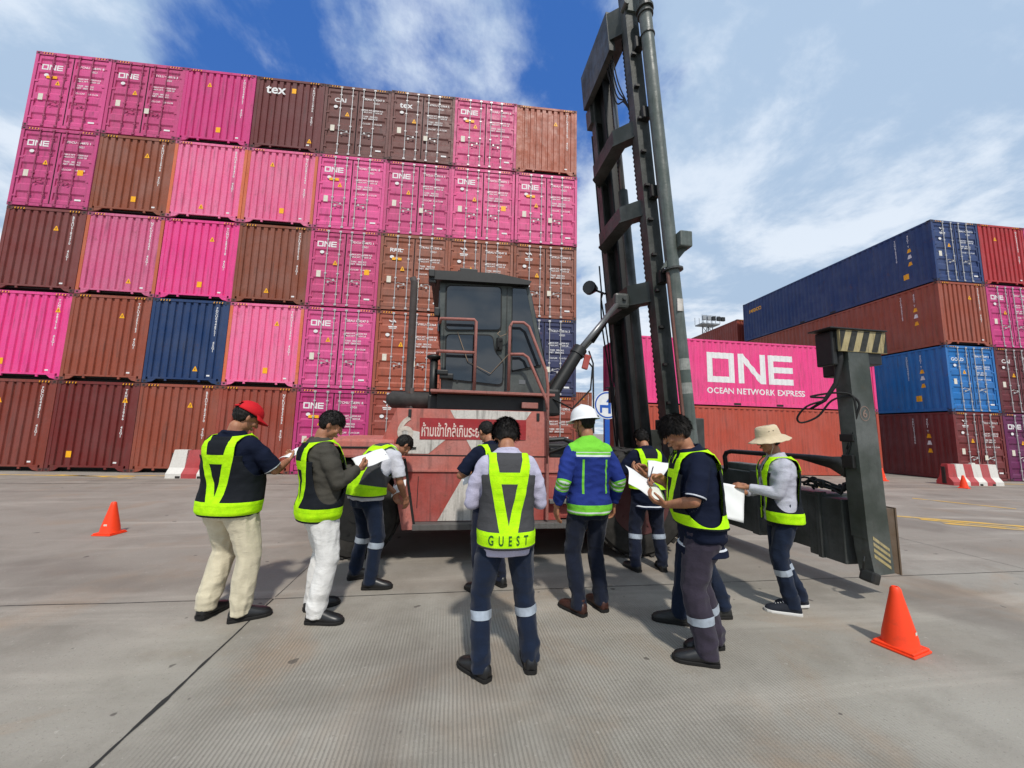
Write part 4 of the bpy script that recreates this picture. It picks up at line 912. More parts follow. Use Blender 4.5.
for z in (21.9, 22.5): g.tube([(-1.7, -1, z), (1.7, -1, z)], .04, 5)
olink('platform', g.mesh('p'), [m_lt], o)
for x in (-1.5, -.6, .3, 1.3, 2.1):
    g = G(); g.bbox(x-.33, x+.33, -1.45, -1.05, 21.6, 22.3, .05); olink('flood_lamp', g.mesh('f'), [m_blk if x > 0 else m_lt], o)
# ---------------------------------------------------------------- people
def capsules_to_mesh(g, voxel, smooth_it=3, fac=.5):
    me = g.mesh('tmp'); o = bpy.data.objects.new('tmp', me); COL.objects.link(o)
    md = o.modifiers.new('r', 'REMESH'); md.mode = 'VOXEL'; md.voxel_size = voxel; md.use_smooth_shade = True
    dg = bpy.context.evaluated_depsgraph_get(); out = bpy.data.meshes.new_from_object(o.evaluated_get(dg)); bpy.data.objects.remove(o); bpy.data.meshes.remove(me)
    bm = bmesh.new(); bm.from_mesh(out)
    for _ in range(smooth_it): bmesh.ops.smooth_vert(bm, verts=bm.verts[:], factor=fac, use_axis_x=True, use_axis_y=True, use_axis_z=True)
    for f in bm.faces: f.smooth = True
    bm.to_mesh(out); bm.free(); return out
def coords(me):
    a = np.empty(len(me.vertices)*3, np.float32); me.vertices.foreach_get('co', a); return a.reshape(-1, 3).astype(float)
def normals(me):
    a = np.empty(len(me.vertices)*3, np.float32); me.vertices.foreach_get('normal', a); return a.reshape(-1, 3).astype(float)
def setco(me, a): me.vertices.foreach_set('co', np.asarray(a, np.float32).ravel()); me.update()
def setattr3(me, name, a):
    at = me.attributes.new(name, 'FLOAT_VECTOR', 'POINT'); at.data.foreach_set('vector', np.asarray(a, np.float32).ravel())

m_skin, t, b = mat('skin'); v = objc(t); t.l.new(t.mix(t.mapr(t.noise(v, 16, 4, .6), .3, .7, 0, 1), L(168, 118, 88), L(148, 98, 74)), b.inputs['Base Color'])
b.inputs['Roughness'].default_value = .5; b.inputs['Specular IOR Level'].default_value = .35; bump(t, b, t.noise(v, 120, 3, .6), .1, .002)
m_hair, t, b = mat('black_hair'); v = objc(t); hn = t.noise(t.mapping(v, (90, 90, 16)), 1, 3, .6); t.l.new(t.mix(t.mapr(hn, .35, .7), (.005, .0045, .004), (.018, .014, .012)), b.inputs['Base Color'])
b.inputs['Roughness'].default_value = .6; b.inputs['Specular IOR Level'].default_value = .22; bump(t, b, hn, .8, .006)
m_eye = plain('eye', (.02, .015, .012), .2, .6); m_lip = plain('lip', L(140, 80, 68), .5); m_brow = plain('eyebrow', (.012, .01, .009), .9)
m_paper = plain('white_paper', (.80, .80, .80), .7, .2, 0, .04)
def attr(t, name): n = t.new('ShaderNodeAttribute'); n.attribute_name = name; return t.sep(n.outputs['Vector'])
def fin(t, b, col, v, rough=.85, bs=.4, weave=230):
    f = t.noise(v, weave, 2, .5); col = t.mix(t.mapr(f, .3, .7, 0, .18), col, (.0, .0, .0)) if True else col
    t.l.new(col, b.inputs['Base Color']); b.inputs['Roughness'].default_value = rough; b.inputs['Specular IOR Level'].default_value = .15
    h = t.m('ADD', t.noise(t.mapping(v, (1, 1, 2)), 13, 4, .62, .6), t.m('MULTIPLY', f, .06)); bump(t, b, h, bs, .012)
def OR(t, *a):
    r = a[0]
    for x in a[1:]: r = t.m('MAXIMUM', r, x)
    return r
def rng(t, v, a, b_): return t.m('MULTIPLY', t.m('GREATER_THAN', v, a), t.m('LESS_THAN', v, b_))
def NEON(t, v): return t.mix(t.mapr(t.noise(v, 18, 3, .6), .3, .7, 0, 1), L(196, 252, 22), L(176, 240, 14))
def vest_mat(name, base, wv=.034, top=.120, bot=.024, bar=(.335, .395), belt=.088, mesh_=False, hb=True):
    m, t, b = mat(name); v = objc(t); x, h, s = attr(t, 'tc'); ax = t.m('ABSOLUTE', x)
    c = t.mapr(h, .08, .46, bot, top, False); V = t.m('LESS_THAN', t.m('ABSOLUTE', t.m('SUBTRACT', ax, c)), wv)
    ms = [V, t.m('LESS_THAN', h, belt)]
    if hb: ms.append(t.m('MULTIPLY', rng(t, h, *bar), t.m('LESS_THAN', ax, c)))
    k = OR(t, *ms); edge = t.m('LESS_THAN', h, .012); k = t.m('MULTIPLY', k, t.m('SUBTRACT', 1.0, edge))
    # stitched segments across the tape
    seg = t.m('LESS_THAN', t.m('FRACT', t.m('MULTIPLY', h, 16)), .06); nc = t.mix(t.m('MULTIPLY', seg, .25), NEON(t, v), L(120, 170, 20))
    fin(t, b, t.mix(k, base, nc), v, .75, .35); return m
m_vnavy = vest_mat('vest_black_mesh', (.010, .012, .016)); m_vgrey = vest_mat('vest_grey_mesh', L(72, 72, 74))
m_vtri = vest_mat('vest_narrow', (.012, .014, .022), wv=.030, top=.12, bot=.05, bar=(.33, .375))
def shirt_mat(name, col, hem=None, kind='plain', bs=.4):
    m, t, b = mat(name); v = objc(t); x, h, a = attr(t, 'tc'); c = t.mix(t.mapr(t.noise(v, 6, 4, .6), .3, .7), col, tuple(q*.82 for q in col))
    if kind == 'polo': c = t.mix(OR(t, rng(t, a, .875, .905), rng(t, h, -.172, -.160)), c, L(215, 218, 225))
    if kind == 'jacket':
        gcol = L(122, 206, 62); bn = t.m('LESS_THAN', a, -.5); ax = t.m('ABSOLUTE', x)
        top = t.m('MULTIPLY', bn, t.m('GREATER_THAN', h, .385)); side = t.m('MULTIPLY', bn, t.m('MULTIPLY', rng(t, h, .06, .345), rng(t, ax, .098, .116)))
        hemb = t.m('MULTIPLY', bn, t.m('LESS_THAN', h, -.03)); slv = rng(t, a, 1.02, 1.34)
        c = t.mix(OR(t, top, side, hemb, slv), c, gcol)
        wl = OR(t, t.m('MULTIPLY', bn, rng(t, h, .368, .384)), t.m('MULTIPLY', bn, rng(t, h, .402, .409)), rng(t, a, 1.08, 1.13), rng(t, a, 1.24, 1.29), t.m('MULTIPLY', bn, rng(t, h, -.098, -.085)))
        c = t.mix(wl, c, L(214, 222, 214)); c = t.mix(t.m('MULTIPLY', bn, t.m('LESS_THAN', h, -.098)), c, L(200, 214, 200)) if False else c
    fin(t, b, c, v, .85, bs); return m

def person(name_label, loc, face, H=1.72, build=1.0, belly=0.0, lean=0.0, head=(0, 0, 0), feet=None, hands=None, poles=None, shirt=None, sleeve=1.9, shirt_hem=-.17, sh_e=.020,
           vest=None, vest_front_open=False, deep=False, trousers=None, band=None, band_at=.30, shoe='black', hat=None, hair=True, collar=None, knees=(0, 0), leg_w=1.0, curl=.5, pants_fold=1.0, hip_shift=0.0, jacket=False, vest_hem=-.10):
    s = H/1.72; F = math.radians(face); rz = F-math.pi/2
    W_ = lambda v: Vector(v)*s
    hipz = .932
    # spine
    def ang(h):
        u = min(max((h+.02)/.34, 0), 1.15); return lean*u
    samp = []; p = Vector((hip_shift, 0, hipz)); h = 0; samp.append((0, p.copy()))
    q = p.copy()
    for i in range(60):
        a = ang(h+.005); q = q+Vector((0, math.sin(a), math.cos(a)))*.01; h += .01; samp.append((h, q.copy()))
    def sp(h):
        if h <= 0: return p+Vector((0, 0, h))
        i = min(int(h*100), 59); f = h*100-i; return samp[i][1].lerp(samp[i+1][1], min(f, 1)) if i < 59 else samp[60][1]
    def fr(h):
        a = ang(h) if h > 0 else 0; return Vector((0, math.cos(a), -math.sin(a))), Vector((0, math.sin(a), math.cos(a)))
    B = build
    prof = [(-.17, .130, .095, .105), (-.10, .163*B, .105, .125), (-.03, .168*B, .110, .125), (.05, .158*B, .108+belly*.6, .105), (.13, .150*B, .108+belly, .100), (.22, .158*B, .115+belly*.7, .105),
            (.31, .172, .120+belly*.2, .115), (.38, .182, .112, .118), (.43, .180, .095, .108), (.465, .150, .078, .095), (.50, .098, .066, .078), (.53, .068, .058, .064)]
    def ring(h, e, n=40, ex=2.35):
        for i in range(len(prof)-1):
            if prof[i][0] <= h <= prof[i+1][0]: break
        a, b_ = prof[i], prof[i+1]; u = min(max((h-a[0])/(b_[0]-a[0]), 0), 1); u2 = u
        w_, f_, k_ = [a[j]+(b_[j]-a[j])*u2 for j in (1, 2, 3)]; c = sp(h); fw, up = fr(h); out = []
        for j in range(n):
            th = 2*math.pi*j/n; ct, st = math.cos(th), math.sin(th); x = math.copysign(abs(ct)**(2/ex), ct)*(w_+e); y = math.copysign(abs(st)**(2/ex), st)*((f_ if st > 0 else k_)+e)
            out.append(c+Vector((x, 0, 0))+fw*y)
        return out
    shz = .435
    def shoulder(sx): return sp(shz)+Vector((sx*.178, 0, 0))-fr(shz)[0]*.008
    # head
    na = lean*1.1+head[0]*.45; nb = sp(.50); nk = nb+Vector((0, math.sin(na), math.cos(na)))*.060
    Rh = Matrix.Rotation(math.radians(head[1]), 3, 'Z') @ Matrix.Rotation(-(head[0]+lean*.5), 3, 'X') @ Matrix.Rotation(math.radians(head[2]), 3, 'Y')
    hc = nk+(Rh @ Vector((0, .022, .108)))
    HP = lambda v: hc+Rh @ Vector(v)
    # legs by 2-bone IK
    feet = feet or {-1: (-.10, .0, -8, 0), 1: (.10, .0, 8, 0)}
    legs = {}
    for sx in (-1, 1):
        fx, fy, fa, lift = feet[sx]; hj = p+Vector((sx*.088, 0, -.03)); an = Vector((fx, fy, .085+lift)); l1, l2 = .425, .405; dv = an-hj; d_ = min(dv.length, l1+l2-.002); dn = dv.normalized(); an = hj+dn*d_ if dv.length > l1+l2 else an
        a = math.acos(max(-1, min(1, (l1*l1+d_*d_-l2*l2)/(2*l1*d_)))); pole = Vector((math.sin(R(-fa))*-1, math.cos(R(fa)), 0)); pole = (pole-dn*pole.dot(dn)).normalized(); kn = hj+dn*l1*math.cos(a)+pole*l1*math.sin(a)
        legs[sx] = (hj, kn, an, fa, lift)
    arms = {}
    for sx in (-1, 1):
        S = shoulder(sx); T = Vector(hands[sx][0]); l1, l2 = .285, .25; dv = T-S; d_ = min(dv.length, l1+l2-.004); dn = dv.normalized(); T = S+dn*d_
        a = math.acos(max(-1, min(1, (l1*l1+d_*d_-l2*l2)/(2*l1*d_)))); pole = Vector((poles or {}).get(sx, (sx*.5, -.7, -.6))); pole = (pole-dn*pole.dot(dn)).normalized(); E = S+dn*l1*math.cos(a)+pole*l1*math.sin(a)
        arms[sx] = (S, E, T)
    g = G(); g.rings([ring(h_, 0) for h_ in (-.15, -.08, 0, .08, .16, .24, .31, .38, .43, .465, .50, .53)])
    g.capsule(nb-Vector((0, 0, .05)), .062, nk+Rh @ Vector((0, .005, .02)), .054, 16)
    # skull, jaw, nose, ears
    g.ell(HP((0, -.008, .030)), (.074, .092, .088), Rh); g.ell(HP((0, .022, -.038)), (.056, .062, .070), Rh); g.ell(HP((0, .055, -.085)), (.030, .028, .026), Rh); g.ell(HP((0, .062, .012)), (.050, .030, .050), Rh)
    g.capsule(HP((0, .088, .022)), .009, HP((0, .108, -.016)), .0145, 10); g.ell(HP((0, .093, -.052)), (.024, .012, .012), Rh); g.ell(HP((.035, .068, -.018)), (.022, .020, .022), Rh); g.ell(HP((-.035, .068, -.018)), (.022, .020, .022), Rh)
    for sx in (-1, 1): g.ell(HP((sx*.078, -.006, -.002)), (.010, .019, .031), Rh @ Matrix.Rotation(sx*.35, 3, 'Z'))
    for sx in (-1, 1):
        S, E, T = arms[sx]; g.capsule(S-Vector((sx*.03, 0, .006)), .050, S.lerp(E, .5), .046, 14); g.capsule(S.lerp(E, .4), .050, E, .039, 14); g.capsule(E, .040, E.lerp(T, .35), .040, 14); g.capsule(E.lerp(T, .3), .040, T, .026, 14)
        # hand
        D = Vector(hands[sx][1]).normalized() if len(hands[sx]) > 1 and hands[sx][1] else (T-E).normalized(); Nn = Vector(hands[sx][2]) if len(hands[sx]) > 2 else Vector((-sx, 0, -.3)); Nn = (Nn-D*Nn.dot(D)).normalized()   # palm normal
        SD = D.cross(Nn).normalized()*(1 if sx > 0 else -1)      # towards the thumb side
        cr = hands[sx][3] if len(hands[sx]) > 3 else curl
        g.capsule(T, .026, T+D*.02, .026, 12)
        for k in range(4):
            off = (.031-.0205*k); base = T+D*.018+SD*off*.6; kn = T+D*(.088-.004*abs(k-1))+SD*off
            g.capsule(base, .0145, kn, .0125, 10); ln = (.040, .045, .042, .033)[k]; pp = kn; aa = cr*.7
            for j, (l_, rr) in enumerate(((1, .0100), (.68, .0092), (.55, .0084))):
                dd = (D*math.cos(aa)+Nn*math.sin(aa)).normalized(); q2 = pp+dd*ln*l_; g.capsule(pp, rr+.0006, q2, rr, 10); pp = q2; aa += cr*(.9 if j == 0 else .6)
        tb = T+D*.025+SD*.028; t1 = tb+(D*.62+SD*.62+Nn*.45).normalized()*.042; t2 = t1+(D*.85+SD*.22+Nn*.5*max(.4, cr)).normalized()*.032; t3 = t2+(D*.9+Nn*.6*max(.4, cr)-SD*.05).normalized()*.024
        g.capsule(tb-D*.01, .016, t1, .0125, 10); g.capsule(t1, .0120, t2, .0108, 10); g.capsule(t2, .0108, t3, .0092, 10)
    for sx in (-1, 1):
        hj, kn, an, fa, lift = legs[sx]; g.capsule(hj, .082, kn, .054, 14); g.capsule(kn, .054, an, .036, 14)
        fd = Vector((math.sin(R(fa)), math.cos(R(fa)), 0)); g.capsule(an-Vector((0, 0, .035)), .030, an+fd*.08-Vector((0, 0, .058)), .018, 12)
    g.v = [tuple(Vector(v)*s) for v in g.v]
    me = capsules_to_mesh(g, .0058, 2, .45); me.name = 'person'
    ob = link('person', me, m_skin); ob.location = (*loc, 0); ob.rotation_euler = (0, 0, rz); tag(ob, name_label, 'person', 'people gathered round the handler truck')
    def child(name, me_, mats, smooth=True): return link(name, me_, mats, ob, smooth)
    def gm(gg): gg.v = [tuple(Vector(v)*s) for v in gg.v]; return gg
    # face details
    for sx in (-1, 1):
        gg = G(); gg.ell(HP((sx*.030, .0835, .018)), (.0125, .006, .0055), Rh, 10, 8); child('eye', gm(gg).mesh('eye'), m_eye)
        gg = G(); gg.tube([HP((sx*.014, .0925, .038)), HP((sx*.030, .0905, .043)), HP((sx*.048, .078, .038))], .0035, 6); child('eyebrow', gm(gg).mesh('b'), m_brow)
    # ---- trousers
    def wr(co, nm, amp, f, zf, seed=0):
        d_ = np.array([(.55-2.2*abs(noise.noise(Vector((c[0]*f+seed+c[2]*2.5, c[1]*f, c[2]*zf+seed)))))+.45*noise.noise(Vector((c[0]*f*2.1+seed, c[1]*f*2, c[2]*zf*1.9))) for c in co]); return d_*amp
    sd_ = random.random()*50
    g = G(); g.rings([ring(h_, .014) for h_ in (-.16, -.12, -.06, 0, .05, .09)])
    for sx in (-1, 1):
        hj, kn, an, fa, lift = legs[sx]; hem = an+Vector((0, 0, -.02)); md_ = kn.lerp(an, .5)-Vector((0, .012, 0))
        g.capsule(hj+Vector((0, -.012, -.02)), .100*leg_w*B**.5, hj.lerp(kn, .5), .088*leg_w, 18); g.capsule(hj.lerp(kn, .45), .089*leg_w, kn, .071*leg_w, 18); g.capsule(kn, .071*leg_w, md_, .068*leg_w, 18); g.capsule(md_, .068*leg_w, hem+Vector((0, -.008, .05)), .064*leg_w**.8, 18)
        g.tube([hem+Vector((0, -.008, .10)), hem+Vector((0, -.012, .02)), hem+Vector((0, -.014, -.018))], [.062*leg_w, .063*leg_w**.6, .062*leg_w**.6], 18)
    gm(g); tm = capsules_to_mesh(g, .009, 3, .5); co = coords(tm); nm = normals(tm)
    z = co[:, 2]/s; env = .30+1.2*np.exp(-((z-.14)/.11)**2)*pants_fold+.55*np.exp(-((z-.49)/.12)**2)+.5*np.exp(-((z-.80)/.08)**2)
    d_ = wr(co, nm, .0085*s, 7, 9, sd_)*env; long_ = wr(co, nm, .006*s, 14, 3, sd_+9); co2 = co+nm*((d_+long_))[:, None]; setco(tm, co2)
    tm.name = 'trousers'; to = child('trousers', tm, trousers)
    if band:
        for sx in (-1, 1):
            hj, kn, an, fa, lift = legs[sx]; A = np.array(kn)*s; Bv = np.array(an)*s; ax = Bv-A; L2 = (ax**2).sum(); u = ((co2-A) @ ax)/L2; other = np.array(legs[-sx][1].lerp(legs[-sx][2], band_at))*s; mine = np.array(kn.lerp(an, band_at))*s
            near = np.linalg.norm(co2-mine, axis=1) < np.linalg.norm(co2-other, axis=1); tk = .055
            bm = bmesh.new(); bm.from_mesh(tm); bm.verts.ensure_lookup_table()
            dele = [v for v in bm.verts if not (near[v.index] and band_at-.12 < u[v.index] < band_at+.12+tk*2)]; bmesh.ops.delete(bm, geom=dele, context='VERTS')
            if len(bm.verts):
                Av = Vector(A); axn = Vector(ax).normalized(); ln = math.sqrt(L2)
                bmesh.ops.bisect_plane(bm, geom=bm.verts[:]+bm.edges[:]+bm.faces[:], plane_co=Av+axn*ln*band_at, plane_no=axn, clear_inner=True)
                bmesh.ops.bisect_plane(bm, geom=bm.verts[:]+bm.edges[:]+bm.faces[:], plane_co=Av+axn*(ln*band_at+tk*s), plane_no=axn, clear_outer=True)
                bm.normal_update()
                for v in bm.verts: v.co += v.normal*.0035
                bme = bpy.data.meshes.new('reflective_band'); bm.to_mesh(bme); bm.free(); bo = child('reflective_band', bme, band); bo.parent = to
    # ---- shirt / jacket
    def tcoord(co, arm_r=.085):
        C = co/s; hs = np.array([a for a, _ in samp]); ps = np.array([list(q_) for _, q_ in samp]); out = np.zeros_like(C)
        d2 = ((C[:, None, :]-ps[None])**2)[:, :, 1:].sum(2); idx = d2.argmin(1)
        hh = hs[idx].copy(); low = C[:, 2] < hipz; hh[low & (C[:, 2] < hipz)] = (C[low, 2]-hipz)
        # refine along the tangent
        for i_ in range(len(C)):
            k_ = idx[i_]
            if not low[i_]:
                fw, up = fr(hs[k_]); hh[i_] = hs[k_]+(Vector(C[i_])-Vector(ps[k_])).dot(up)
        out[:, 0] = C[:, 0]-hip_shift; out[:, 1] = hh; out[:, 2] = -1
        for sx in (-1, 1):
            S, E, T = arms[sx]; best = np.full(len(C), 9.); par = np.zeros(len(C))
            for j, (a, b_) in enumerate(((S, E), (E, T))):
                A = np.array(a); D_ = np.array(b_)-A; u = ((C-A) @ D_)/(D_ @ D_); uc = np.clip(u, 0, 1); dd = np.linalg.norm(C-A-uc[:, None]*D_, axis=1); mk = dd < best; best[mk] = dd[mk]; par[mk] = (j+np.clip(u, 0 if j == 0 else 0, 1.5))[mk]
            isarm = (best < arm_r) & ((par > .12) | (np.abs(C[:, 0]) > .20)) & (sx*C[:, 0] > .0) & ((par > .25) | (np.abs(out[:, 0]) > .165))
            out[isarm, 2] = np.maximum(par[isarm], .02)
        return out
    g = G(); e = sh_e; lo_h = shirt_hem
    hs_ = [h_ for h_ in (-.165, -.10, -.03, .05, .13, .21, .29, .36, .41, .445, .475, .50, .525) if h_ > lo_h+.02]
    rr0 = [ring(max(lo_h, -.17), e+.010)]
    if lo_h < -.17: rr0 = [[v-Vector((0, 0, -.17-lo_h)) for v in ring(-.17, e+.045)]]+[ring(-.165, e+.03)]
    g.rings(rr0+[ring(h_, e+(.008 if h_ < 0 else 0)-(.004 if h_ > .45 else 0)) for h_ in hs_])
    for sx in (-1, 1):
        S, E, T = arms[sx]; k_ = 1.28 if jacket else 1.12
        if sleeve <= 1:
            q_ = S.lerp(E, sleeve); g.capsule(S-Vector((sx*.03, 0, .004)), .072, S.lerp(E, .45), .069, 16); g.tube([S.lerp(E, .35), q_], [.070, .072], 16)
        else:
            g.capsule(S-Vector((sx*.03, 0, .004)), .066*B**.5, S.lerp(E, .5), .058*k_*B**.3, 16); g.capsule(S.lerp(E, .5), .055*k_, E, .050*k_, 16); q_ = E.lerp(T, sleeve-1); g.capsule(E, .050*k_, E.lerp(T, .5), .046*k_, 16); g.tube([E.lerp(T, .4), q_], [.046*k_, .036*k_], 16)
    if collar is not None: # collar roll
        pts = []; fw, up = fr(.5)
        for a_ in range(17):
            th = -math.pi*.5-math.pi*.86+a_/16*math.pi*1.72; rr_ = .070; pts.append(sp(.515)+Vector((math.cos(th)*rr_, 0, 0))+fw*(math.sin(th)*rr_*1.0)+up*(.012-.012*math.sin(th)))
        g.tube(pts, .015, 10)
    gm(g); sm = capsules_to_mesh(g, .0095, 3, .5); co = coords(sm); nm = normals(sm); tcv = tcoord(co); amp = np.where(tcv[:, 2] > 0, .0065 if sleeve > 1 else .005, .0065)*(1.2 if jacket else 1)
    d_ = wr(co, nm, 1.0, 8, 13, sd_+20)*amp*s; setco(sm, co+nm*d_[:, None]); setattr3(sm, 'tc', tcv); sm.name = 'shirt'; so_ = child('jacket' if jacket else 'shirt', sm, shirt)
    # ---- vest
    vo = None
    if vest:
        n = 96; rows = 64; h0, h1 = vest_hem, .505; ee = e+.026; vs = []; at = []; sd = []
        for i in range(rows+1):
            h_ = h0+(h1-h0)*i/rows; rg = ring(h_, ee-(.008 if h_ > .47 else 0), n)
            for j, v_ in enumerate(rg):
                th = 2*math.pi*j/n; nn = (v_-sp(h_)).normalized(); dd = .006*noise.noise(v_*9+Vector((sd_, 0, 0)))+.004*noise.noise(v_*22+Vector((0, sd_, 0))); v2 = v_+nn*dd; vs.append(v2); at.append((v_.x-hip_shift, (h_-h0)/(h1-h0)*.50, math.sin(th)))
                arc = .135*abs(math.asin(max(-1, min(1, math.sin(th)-.05)))); el = (math.sqrt((arc/(.112 if deep else .098))**2+((h_-(.245 if deep else .335))/(.245 if deep else .155))**2)-1)*.1
                xx = abs(v_.x-hip_shift); f_ = min(el, max(.138-xx, .36-h_) if h_ > .33 else 9)
                f_ = min(f_, 9 if math.sin(th) < .1 else max(xx-.075, .435-h_))
                if vest_front_open and math.sin(th) > 0: f_ = min(f_, xx-.055)
                sd.append(f_)
        fs = []; cut = {}
        def crossing(a, b_):
            k_ = (min(a, b_), max(a, b_))
            if k_ not in cut:
                a2, b2 = k_; u = sd[a2]/(sd[a2]-sd[b2]); vs.append(vs[a2].lerp(vs[b2], u)); at.append(tuple(Vector(at[a2]).lerp(Vector(at[b2]), u))); sd.append(0); cut[k_] = len(vs)-1
            return cut[k_]
        for i in range(rows):
            for j in range(n):
                q_ = (i*n+j, i*n+(j+1) % n, (i+1)*n+(j+1) % n, (i+1)*n+j); out = []
                for a, b_ in zip(q_, q_[1:]+q_[:1]):
                    if sd[a] > 0: out.append(a)
                    if (sd[a] > 0) != (sd[b_] > 0): out.append(crossing(a, b_))
                if len(out) >= 3: fs.append(tuple(out))
        vm_ = bpy.data.meshes.new('vest'); vm_.from_pydata([v_*s for v_ in vs], [], fs); at_ = vm_.attributes.new('tc', 'FLOAT_VECTOR', 'POINT'); at_.data.foreach_set('vector', np.array(at, np.float32).ravel())
        bm = bmesh.new(); bm.from_mesh(vm_); bmesh.ops.delete(bm, geom=[v_ for v_ in bm.verts if not v_.link_faces], context='VERTS')
        for f in bm.faces: f.smooth = True
        bm.to_mesh(vm_); bm.free(); vo = child('safety_vest', vm_, vest); md = vo.modifiers.new('s', 'SOLIDIFY'); md.thickness = .005; md.offset = 1
    # ---- shoes
    for sx in (-1, 1):
        hj, kn, an, fa, lift = legs[sx]; fd = Vector((math.sin(R(fa)), math.cos(R(fa)), 0)); sdv = Vector((fd.y, -fd.x, 0)); o_ = Vector((an.x, an.y, 0)); tilt = lift*2.2
        def fp(y, x, z_): # lift pivots about the ball of the foot
            yy = y-.11; zz = z_-yy*math.sin(min(1, tilt*2)) if yy < 0 and lift > 0 else z_; return o_+fd*y+sdv*x+Vector((0, 0, zz))
        secs = [(-.084, .022, .062), (-.072, .037, .100), (-.03, .043, .112), (.02, .044, .110), (.07, .049, .094), (.12, .053, .076), (.165, .051, .064), (.195, .038, .050), (.208, .017, .036)]
        g = G(); rs = []
        for (y, w_, hh) in secs:
            r_s = []
            for a_ in range(20):
                th = 2*math.pi*a_/20; x = math.copysign(abs(math.cos(th))**.8, math.cos(th))*w_; zz = .022+(max(0, math.sin(th))**.8)*(hh-.022) if math.sin(th) > 0 else .022-.004*abs(math.sin(th)); r_s.append(fp(y, x, zz))
            rs.append(r_s)
        g.rings(rs); g.tube([fp(-.015, 0, .07), fp(-.02, 0, .13)], [.047, .047], 16)
        mats_ = {'black': (m_shoe, m_sole), 'boot': (m_boot, m_sole), 'brown': (m_shbr, m_sole), 'sneaker': (m_snk, m_wsole)}[shoe]
        so2 = child('shoe', gm(g).mesh('shoe'), mats_[0])
        g = G(); rs = []
        for z0, k_ in ((.0, .98), (.006, 1.04), (.02, 1.05), (.026, 1.0)):
            r_s = []
            for (y, x) in [(q_[0]*1.03, q_[1]*1.06*k_) for q_ in secs]+[(q_[0]*1.03, -q_[1]*1.06*k_) for q_ in reversed(secs)]: r_s.append(fp(y, x, z0+(.0)))
            rs.append(r_s)
        g.rings(rs); sl = child('sole', gm(g).mesh('sole'), mats_[1], False); sl.parent = so2
        if shoe == 'sneaker':
            g = G()
            for k_ in range(5): y = .035+.02*k_; hh = .108-.0085*k_*1.05; g.tube([fp(y, -.024, hh-.012), fp(y+.006, 0, hh+.003), fp(y, .024, hh-.012)], .0042, 6)
            g.ell(fp(.178, 0, .034), (.034, .026, .014), None, 12, 8); l_ = child('lace', gm(g).mesh('lace'), m_wsole); l_.parent = so2
        elif shoe != 'black' or True:
            g = G()
            for k_ in range(3): y = .035+.022*k_; hh = .104-.009*k_; g.tube([fp(y, -.022, hh-.008), fp(y+.004, 0, hh+.004), fp(y, .022, hh-.008)], .003, 5)
            l_ = child('lace', gm(g).mesh('lace'), m_sole); l_.parent = so2
    # ---- hair
    def hairmesh(thick=.016, low_back=-.055, low_front=.052, side=-.01, tuft=.012, n_t=1500, seed=1):
        rnd = random.Random(seed); nu, nv = 64, 40; vs = []; keep = []
        def surf(ph, th):
            v_ = Vector((math.sin(ph)*math.cos(th), math.sin(ph)*math.sin(th), math.cos(ph))); r_ = Vector((v_.x*(.076+thick*.8), v_.y*(.094+thick), v_.z*(.092+thick*1.15)))+Vector((0, -.010, .030))
            r_ += v_*(.006*noise.noise(v_*4+Vector((seed, 0, 0)))+.0035*noise.noise(v_*13)); return r_
        def limit(th): # hairline height as a function of azimuth (th=90deg is the face)
            st = math.sin(th); ct = abs(math.cos(th))
            if st > .55: return low_front
            if st > -.1: u = (st+.1)/.65; return (side)*(1-u)+(low_front)*u
            u = (-st-.1)/.9; return side*(1-u)+low_back*u-.02*math.sin(u*math.pi)
        for i in range(nv+1):
            for j in range(nu):
                ph = math.pi*i/nv*.80; th = 2*math.pi*j/nu; v_ = surf(ph, th); lm = limit(th)+.006*noise.noise(Vector((j*.7, seed, 0)))
                k_ = v_.z < lm
                if k_: v_ = v_.lerp(Vector((0, -.01, v_.z)), min(.45, (lm-v_.z)*9)); 
                vs.append(v_); keep.append(v_.z > lm-.03)
        g = G(); fs = [(i*nu+j, (i+1)*nu+j, (i+1)*nu+(j+1) % nu, i*nu+(j+1) % nu) for i in range(nv) for j in range(nu) if all(keep[q_] for q_ in (i*nu+j, (i+1)*nu+j, (i+1)*nu+(j+1) % nu, i*nu+(j+1) % nu))]
        g.add([HP(v_) for v_ in vs], fs)
        for k_ in range(n_t):
            ph = math.acos(1-rnd.random()*1.35); th = rnd.random()*2*math.pi; v_ = surf(ph, th)
            if v_.z < limit(th)-.008: continue
            nn = Vector((v_.x, v_.y+.01, v_.z-.03)).normalized(); dn = Vector((0, .25 if v_.z > .09 else -.15, -1)); dn = (dn-nn*dn.dot(nn)).normalized(); dn = (dn+Vector((rnd.uniform(-.5, .5), rnd.uniform(-.5, .5), 0))*.6).normalized(); sd2 = nn.cross(dn)*.0028
            l_ = tuft*rnd.uniform(1.2, 3.0); tip = v_+dn*l_+nn*tuft*rnd.uniform(.15, .7); b0 = v_-nn*.003; o_ = len(g.v); g.add([HP(b0-sd2), HP(b0+sd2), HP(b0.lerp(tip, .55)+nn*.002+sd2*.7), HP(tip), HP(b0.lerp(tip, .55)+nn*.002-sd2*.7)], [(0, 1, 2, 3, 4)])
        return g
    if hair: hk = hair if isinstance(hair, dict) else {}; child('hair', gm(hairmesh(seed=int(sd_), **hk)).mesh('hair', fix=False), m_hair)
    if hat: hat(ob, HP, Rh, gm, child)
    bpy.context.view_layer.update()
    return dict(ob=ob, s=s, arms=arms, vest=vo, sp=sp, fr=fr, HP=HP, rz=rz, loc=Vector((*loc, 0)))
